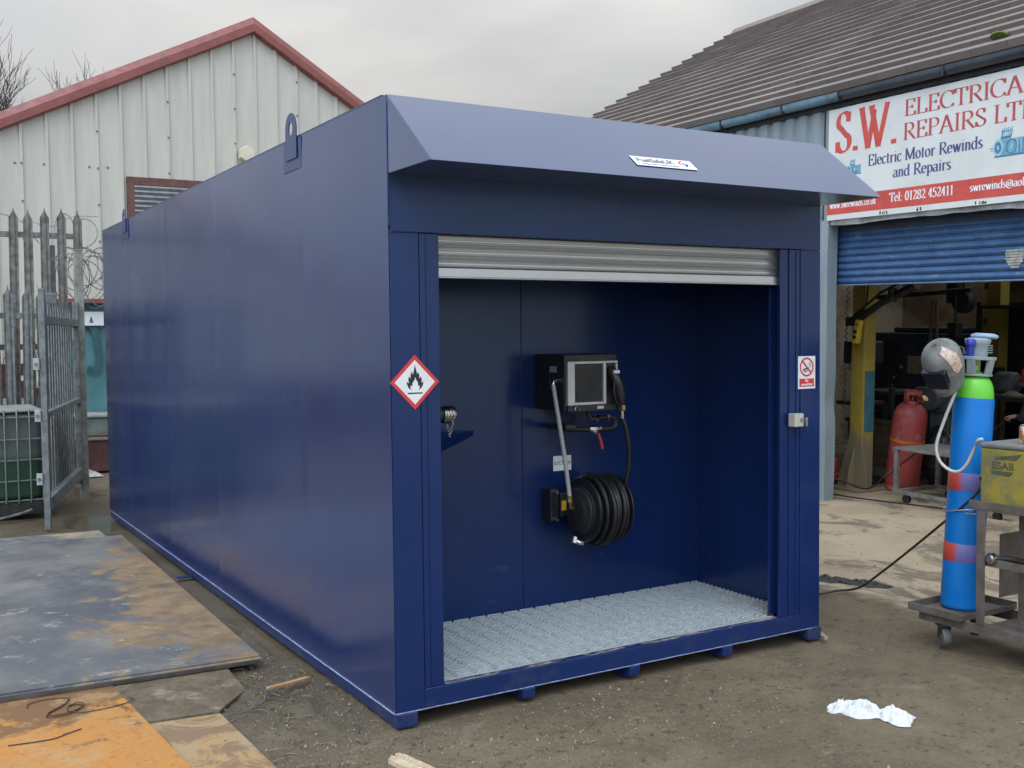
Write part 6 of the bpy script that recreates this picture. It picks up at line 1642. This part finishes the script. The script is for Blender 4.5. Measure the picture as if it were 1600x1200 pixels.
# red-brown timber and white block seen through the fence
m = MB(); m.box(-1.5, .0, 0, .08, 0, .20); m.box(-1.5, .0, .02, .10, .26, .40); m.box(-1.45, -1.35, -.0, .1, .2, .26); m.box(-.3, -.2, .0, .1, .2, .26)
tag(m.build('timber_stack', simple('red_brown_boards', (.14, .06, .05), .8, 0, .35), None, bevel=.004, M=Matrix.Translation((-.30, 9.6, .95))), 'red brown boards stacked behind the fence pales', 'timber')
m = MB(); m.box(-1.6, .0, -.1, .35, 0, .90); m.box(-1.6, .0, -.08, .33, .9005, .9495)
tag(m.build('white_block', simple('whitewashed_block', (.55, .54, .50), .8, 0, .2), None, bevel=.006, M=Matrix.Translation((-.30, 9.65, .0))), 'whitewashed block wall holding the red brown boards behind the fence', 'block')
# red trough and grey bin by the teal wall
sk = thing('red_skip', 'low rusty red metal trough behind the container end', 'skip', (.20, 9.75, 0), radians(-12))
M_SKIP = simple('rust_red_paint', (.135, .055, .050), .6, 0, .35, 6, .1, dirt=(.10, .075, .06), dirt_amt=.4)
m = MB(); m.box(0, 1.8, 0, .02, .02, .40); m.box(0, .02, .0205, .8, .02, .40); m.box(1.78, 1.8, .0205, .8, .02, .40); m.box(.0205, 1.7795, .78, .8, .02, .4); m.box(.0205, 1.7795, .0205, .7795, .02, .04)
m.build('body', M_SKIP, sk, bevel=.004)
m = MB(); m.box(-.02, 1.82, -.02, .03, .4003, .43); m.build('rim', simple('pale_rim', (.27, .245, .22), .6, .1, .3), sk, bevel=.003)
m = MB(); m.box(.50, .66, -.012, -.0005, .14, .26); m.build('fork_pocket', M_INK, sk)
gb = thing('grey_bin', 'grey green open bin standing against the teal wall', 'bin', (.28, 10.9, 0), radians(-14))
m = MB(); m.box(0, 1.8, 0, .6, 0.0, .60); m.build('body', simple('grey_green_panel', (.16, .19, .17), .6, 0, .3, 6), gb, bevel=.01)
m = MB(); m.box(-.02, 1.82, -.02, .62, .6005, .63); m.build('rim', simple('pale_rim_b', (.30, .29, .27), .6), gb, bevel=.003)
bl = thing('blue_canister', 'blue and red canister with a white top beside the container rear edge', 'canister', (.86, 10.45, .0))
m = MB(); m.lathe([(0, .0), (.09, 0), (.10, .02), (.10, .50), (.07, .56), (0, .565)], 20); m.build('body', simple('canister_blue', (.03, .12, .42), .4), bl, smooth=40)
m = MB(); m.lathe([(.04, .566), (.05, .57), (.05, .62), (.03, .66), (0, .66)], 16); m.build('top', M_OFFW, bl, smooth=40)
m = MB(); m.lathe([(.1005, .20), (.102, .2), (.102, .30), (.1005, .30)], 20); m.build('red_band', M_RED, bl, smooth=40)
for i, (x, y, lab_) in enumerate(((.33, 9.40, 'crumpled pale plastic scrap lying by the red trough'), (.30, 7.10, 'small white paper scrap at the far foot of the container'))):
    m = MB(); m.grid(lambda u, v: Vector((-.11 + .22 * u, -.08 + .16 * v, .012 + .05 * abs(noise.noise(Vector((u * 4 + i * 5, v * 4, 1)))) * sin(pi * u) * sin(pi * v) + (.03 * sin(pi * u) * sin(pi * v)))), 20, 16)
    sc_ = (1.4, .55)[i]
    tag(m.build('litter_scrap', simple('pale_scrap', (.50, .47, .43), .7, 0, .3, 20), None, smooth=60, M=Matrix.Translation((x, y, -.012)) @ Matrix.Scale(sc_, 4)), lab_, 'litter')

# ------------------------------------------------------------------ bare trees beyond the warehouse
def bare_tree(label, x, y, hgt, seed, spread):
    rnd = random.Random(seed)
    o = thing('bare_tree', label, 'tree', (x, y, 0))
    tk, cr_ = MB(), MB()
    def grow(p, d, ln, r, lv):
        n_ = 5; P = [p.copy()]; d = d.copy()
        for k in range(n_):
            d = (d + Vector((rnd.uniform(-.16, .16), rnd.uniform(-.16, .16), .05))).normalized()
            P.append(P[-1] + d * ln / n_)
        (tk if lv == 0 else cr_).tube(P, [r * (1 - .45 * k / n_) for k in range(n_ + 1)], 6 if lv < 2 else 3, cap=False)
        if lv >= 5: return
        nb = (6, 4, 4, 4, 3)[lv]
        for b_ in range(nb):
            i = rnd.randint(2, n_) if lv else rnd.randint(3, n_)
            a = rnd.uniform(0, 2 * pi); sp = spread * rnd.uniform(.6, 1.1)
            nd = (d + Vector((cos(a), sin(a), .25)) * sp).normalized()
            grow(P[i], nd, ln * rnd.uniform(.52, .74), max(r * .48, .008), lv + 1)
    grow(Vector((0, 0, 0)), Vector((0, 0, 1)), hgt * .45, .16, 0)
    mt = simple('bark', (.085, .070, .060), .9, 0, .3, 8)
    tk.build('trunk', mt, o, smooth=60, fixn=False); cr_.build('crown', mt, o, smooth=60, fixn=False)
bare_tree('bare winter tree furthest left behind the red verge', 1.3, 30, 9.4, 3, .45)
bare_tree('bare winter tree just right of the tallest one behind the warehouse roof', 2.05, 31, 9.6, 11, .45)
bare_tree('small bare tree top barely showing over the red verge', 2.85, 32, 9.2, 5, .45)

# ------------------------------------------------------------------ loose things on the ground
# white rag: two crumpled lumps of cloth
rg = MB()
def rag(u, v):
    x = (u - .5) * .46; y = (v - .5) * .17
    p = Vector((u * 3.4, v * 1.5, 2.0))
    waist = 1 - .42 * math.exp(-((u - .62) / .05) ** 2) - .30 * math.exp(-((u - .20) / .04) ** 2)
    ed = min(1, 5 * min(u, 1 - u)) ** .5 * min(1, 3.2 * min(v, 1 - v)) ** .6
    fold = .50 * (1 - abs(noise.noise(p * 1.6)) * 2.4) + .34 * (1 - abs(noise.noise(p * 3.3 + Vector((3, 3, 3)))) * 2.6) + .16 * (1 - abs(noise.noise(p * 7.5)) * 2.5)
    wob = Vector((noise.noise(p * 1.6), noise.noise(p * 1.6 + Vector((9, 0, 0))), 0)) * .028
    side = 1 + .5 * noise.noise(Vector((u * 6, 1 if v > .5 else 4, 0)))
    return Vector((x + wob.x, y * waist * side + wob.y, .003 + ed * (.012 + .066 * max(-.05, fold) * waist)))
rg.grid(rag, 110, 50)
t = MT('white_cotton', .9); t.col(t.mix(t.ramp(t.noise(14, 5), .3, .7), (.60, .60, .62), (.70, .70, .71))); t.bump(t.noise(160, 3), .15, .004)
o = tag(rg.build('cotton_rag', t.m, None, smooth=180, fixn=False, M=Matrix.Translation((1.80, -.905, -.015)) @ Matrix.Rotation(radians(-62), 4, 'Z') @ Matrix.Scale(.76, 4)), 'crumpled white cotton rag lying on the mud in front of the container', 'rag')
# black rubbish by the container's right corner
rb_ = MB()
def rub(u, v):
    p = Vector((u * 6, v * 3, 5)); e = sin(pi * u) ** .5 * sin(pi * v) ** .6
    return Vector(((u - .5) * .52, (v - .5) * .13 * (1 + .6 * noise.noise(p)), .002 + e * (.012 + .05 * abs(noise.noise(p * 1.4)))))
rb_.grid(rub, 60, 24)
tag(rb_.build('black_sheeting', simple('black_scrap', (.022, .021, .02), .45, 0, .4, 14), None, smooth=60, fixn=False, M=Matrix.Translation((3.60, .79, -.013)) @ Matrix.Rotation(radians(-67), 4, 'Z')), 'crumpled strip of black sheeting on the ground right of the container', 'litter')
m = MB(); m.tube([(2.43, .35, .012), (2.50, .05, .016), (2.455, -.06, .012)], .012, 8)
tag(m.build('wood_batten', simple('pale_batten', (.30, .26, .20), .8), None, smooth=60), 'thin pale batten under the right front foot of the container', 'batten')
# splintered wood
t = MT('split_pine', .75); w_ = t.noise(14, 6, .6, t.vec((6, 1, 6))); t.col(t.mix(t.ramp(w_, .35, .65), (.42, .31, .19), (.60, .50, .36)))
m = MB(); rnd = random.Random(4)
for k in range(7):
    a = -.05 + k * .009; m.prism([(-.10 - rnd.uniform(0, .03), a), (.10 + rnd.uniform(0, .03), a + .004), (.11, a + .011), (-.12 + rnd.uniform(0, .04), a + .010)], 0.002 + rnd.uniform(0, .006), .022 + rnd.uniform(0, .016))
tag(m.build('wood_offcut', t.m, None, bevel=.001, M=Matrix.Translation((-.095, -.385, -.014)) @ Matrix.Rotation(radians(-78), 4, 'Z')), 'splintered pale wood offcut at the bottom centre of the yard', 'wood')
M_ORW = simple('orange_wood', (.42, .24, .11), .8, 0, .25, 20)
m = MB(); m.prism([(-.13, -.012), (-.02, -.020), (.13, -.010), (.12, .010), (.0, .012), (-.12, .008)], 0, .010)
tag(m.build('wood_strip', M_ORW, None, M=Matrix.Translation((-.215, .72, .026)) @ Matrix.Rotation(radians(20), 4, 'Z') @ Matrix.Rotation(radians(3), 4, 'Y')), 'orange wood strip in the churned mud beside the container', 'wood')
# sticks and straw, stones: uncountable ground litter
rnd = random.Random(21)
tw = MB()
for i in range(240):
    r_ = rnd.random()
    if r_ < .6: x, y = rnd.gauss(-.36, .17), rnd.gauss(.45, .55)
    elif r_ < .8: x, y = rnd.gauss(.1, .5), rnd.gauss(-.35, .25)
    else: x, y = rnd.uniform(-.7, 4), rnd.uniform(-1.6, 1.2)
    if x > -.02 and y > -.02 and x < 2.5: continue
    l = rnd.uniform(.015, .075) * (1.3 if r_ < .6 else .5); a = rnd.uniform(0, 6.28); z = ground_h(x, y) + .004
    P = [(x, y, z), (x + l * .5 * cos(a), y + l * .5 * sin(a), z + rnd.uniform(.002, .012)), (x + l * cos(a + rnd.uniform(-.5, .5)), y + l * sin(a), z + .001)]
    tw.tube(P, rnd.uniform(.0008, .0020), 4, mi=0 if rnd.random() < .45 else 1)
tag(tw.build('twig_litter', [simple('dark_twig', (.085, .065, .046), .9), simple('straw', (.30, .24, .155), .9)], None, smooth=180), 'small twigs and straw strewn over the mud beside the container', 'twigs', kind='stuff')
gr_ = MB()
for i in range(5200):
    r_ = rnd.random()
    if r_ < .20: x, y = rnd.gauss(-.3, .22), rnd.gauss(.4, .6)
    elif r_ < .6: x, y = rnd.gauss(.6, .8), rnd.gauss(-.35, .3)
    else: x, y = rnd.uniform(-1, 5.2), rnd.uniform(-2.2, 2.6)
    if x > -.01 and y > -.01 and x < 2.5: continue
    s_ = rnd.uniform(.0015, .0055) * (1.9 if rnd.random() < .08 else 1)
    z = ground_h(x, y) + s_ * .3
    pts = []
    for k in range(6):
        d_ = [(1, 0, 0), (-1, 0, 0), (0, 1, 0), (0, -1, 0), (0, 0, 1), (0, 0, -1)][k]
        pts.append(gr_.bm.verts.new(Vector((x, y, z)) + Vector(d_) * s_ * rnd.uniform(.6, 1.3)))
    mi = rnd.choice((0, 0, 0, 1, 1, 1, 1, 2))
    for f_ in ((0, 2, 4), (2, 1, 4), (1, 3, 4), (3, 0, 4), (2, 0, 5), (1, 2, 5), (3, 1, 5), (0, 3, 5)): gr_._f([pts[q] for q in f_], mi)
tag(gr_.build('gravel', [simple('stone_brown', (.095, .072, .048), .9), simple('stone_tan', (.26, .22, .165), .9), simple('stone_pale', (.27, .24, .19), .85)], None), 'small stones and crumbs scattered over the muddy ground', 'gravel', kind='stuff')
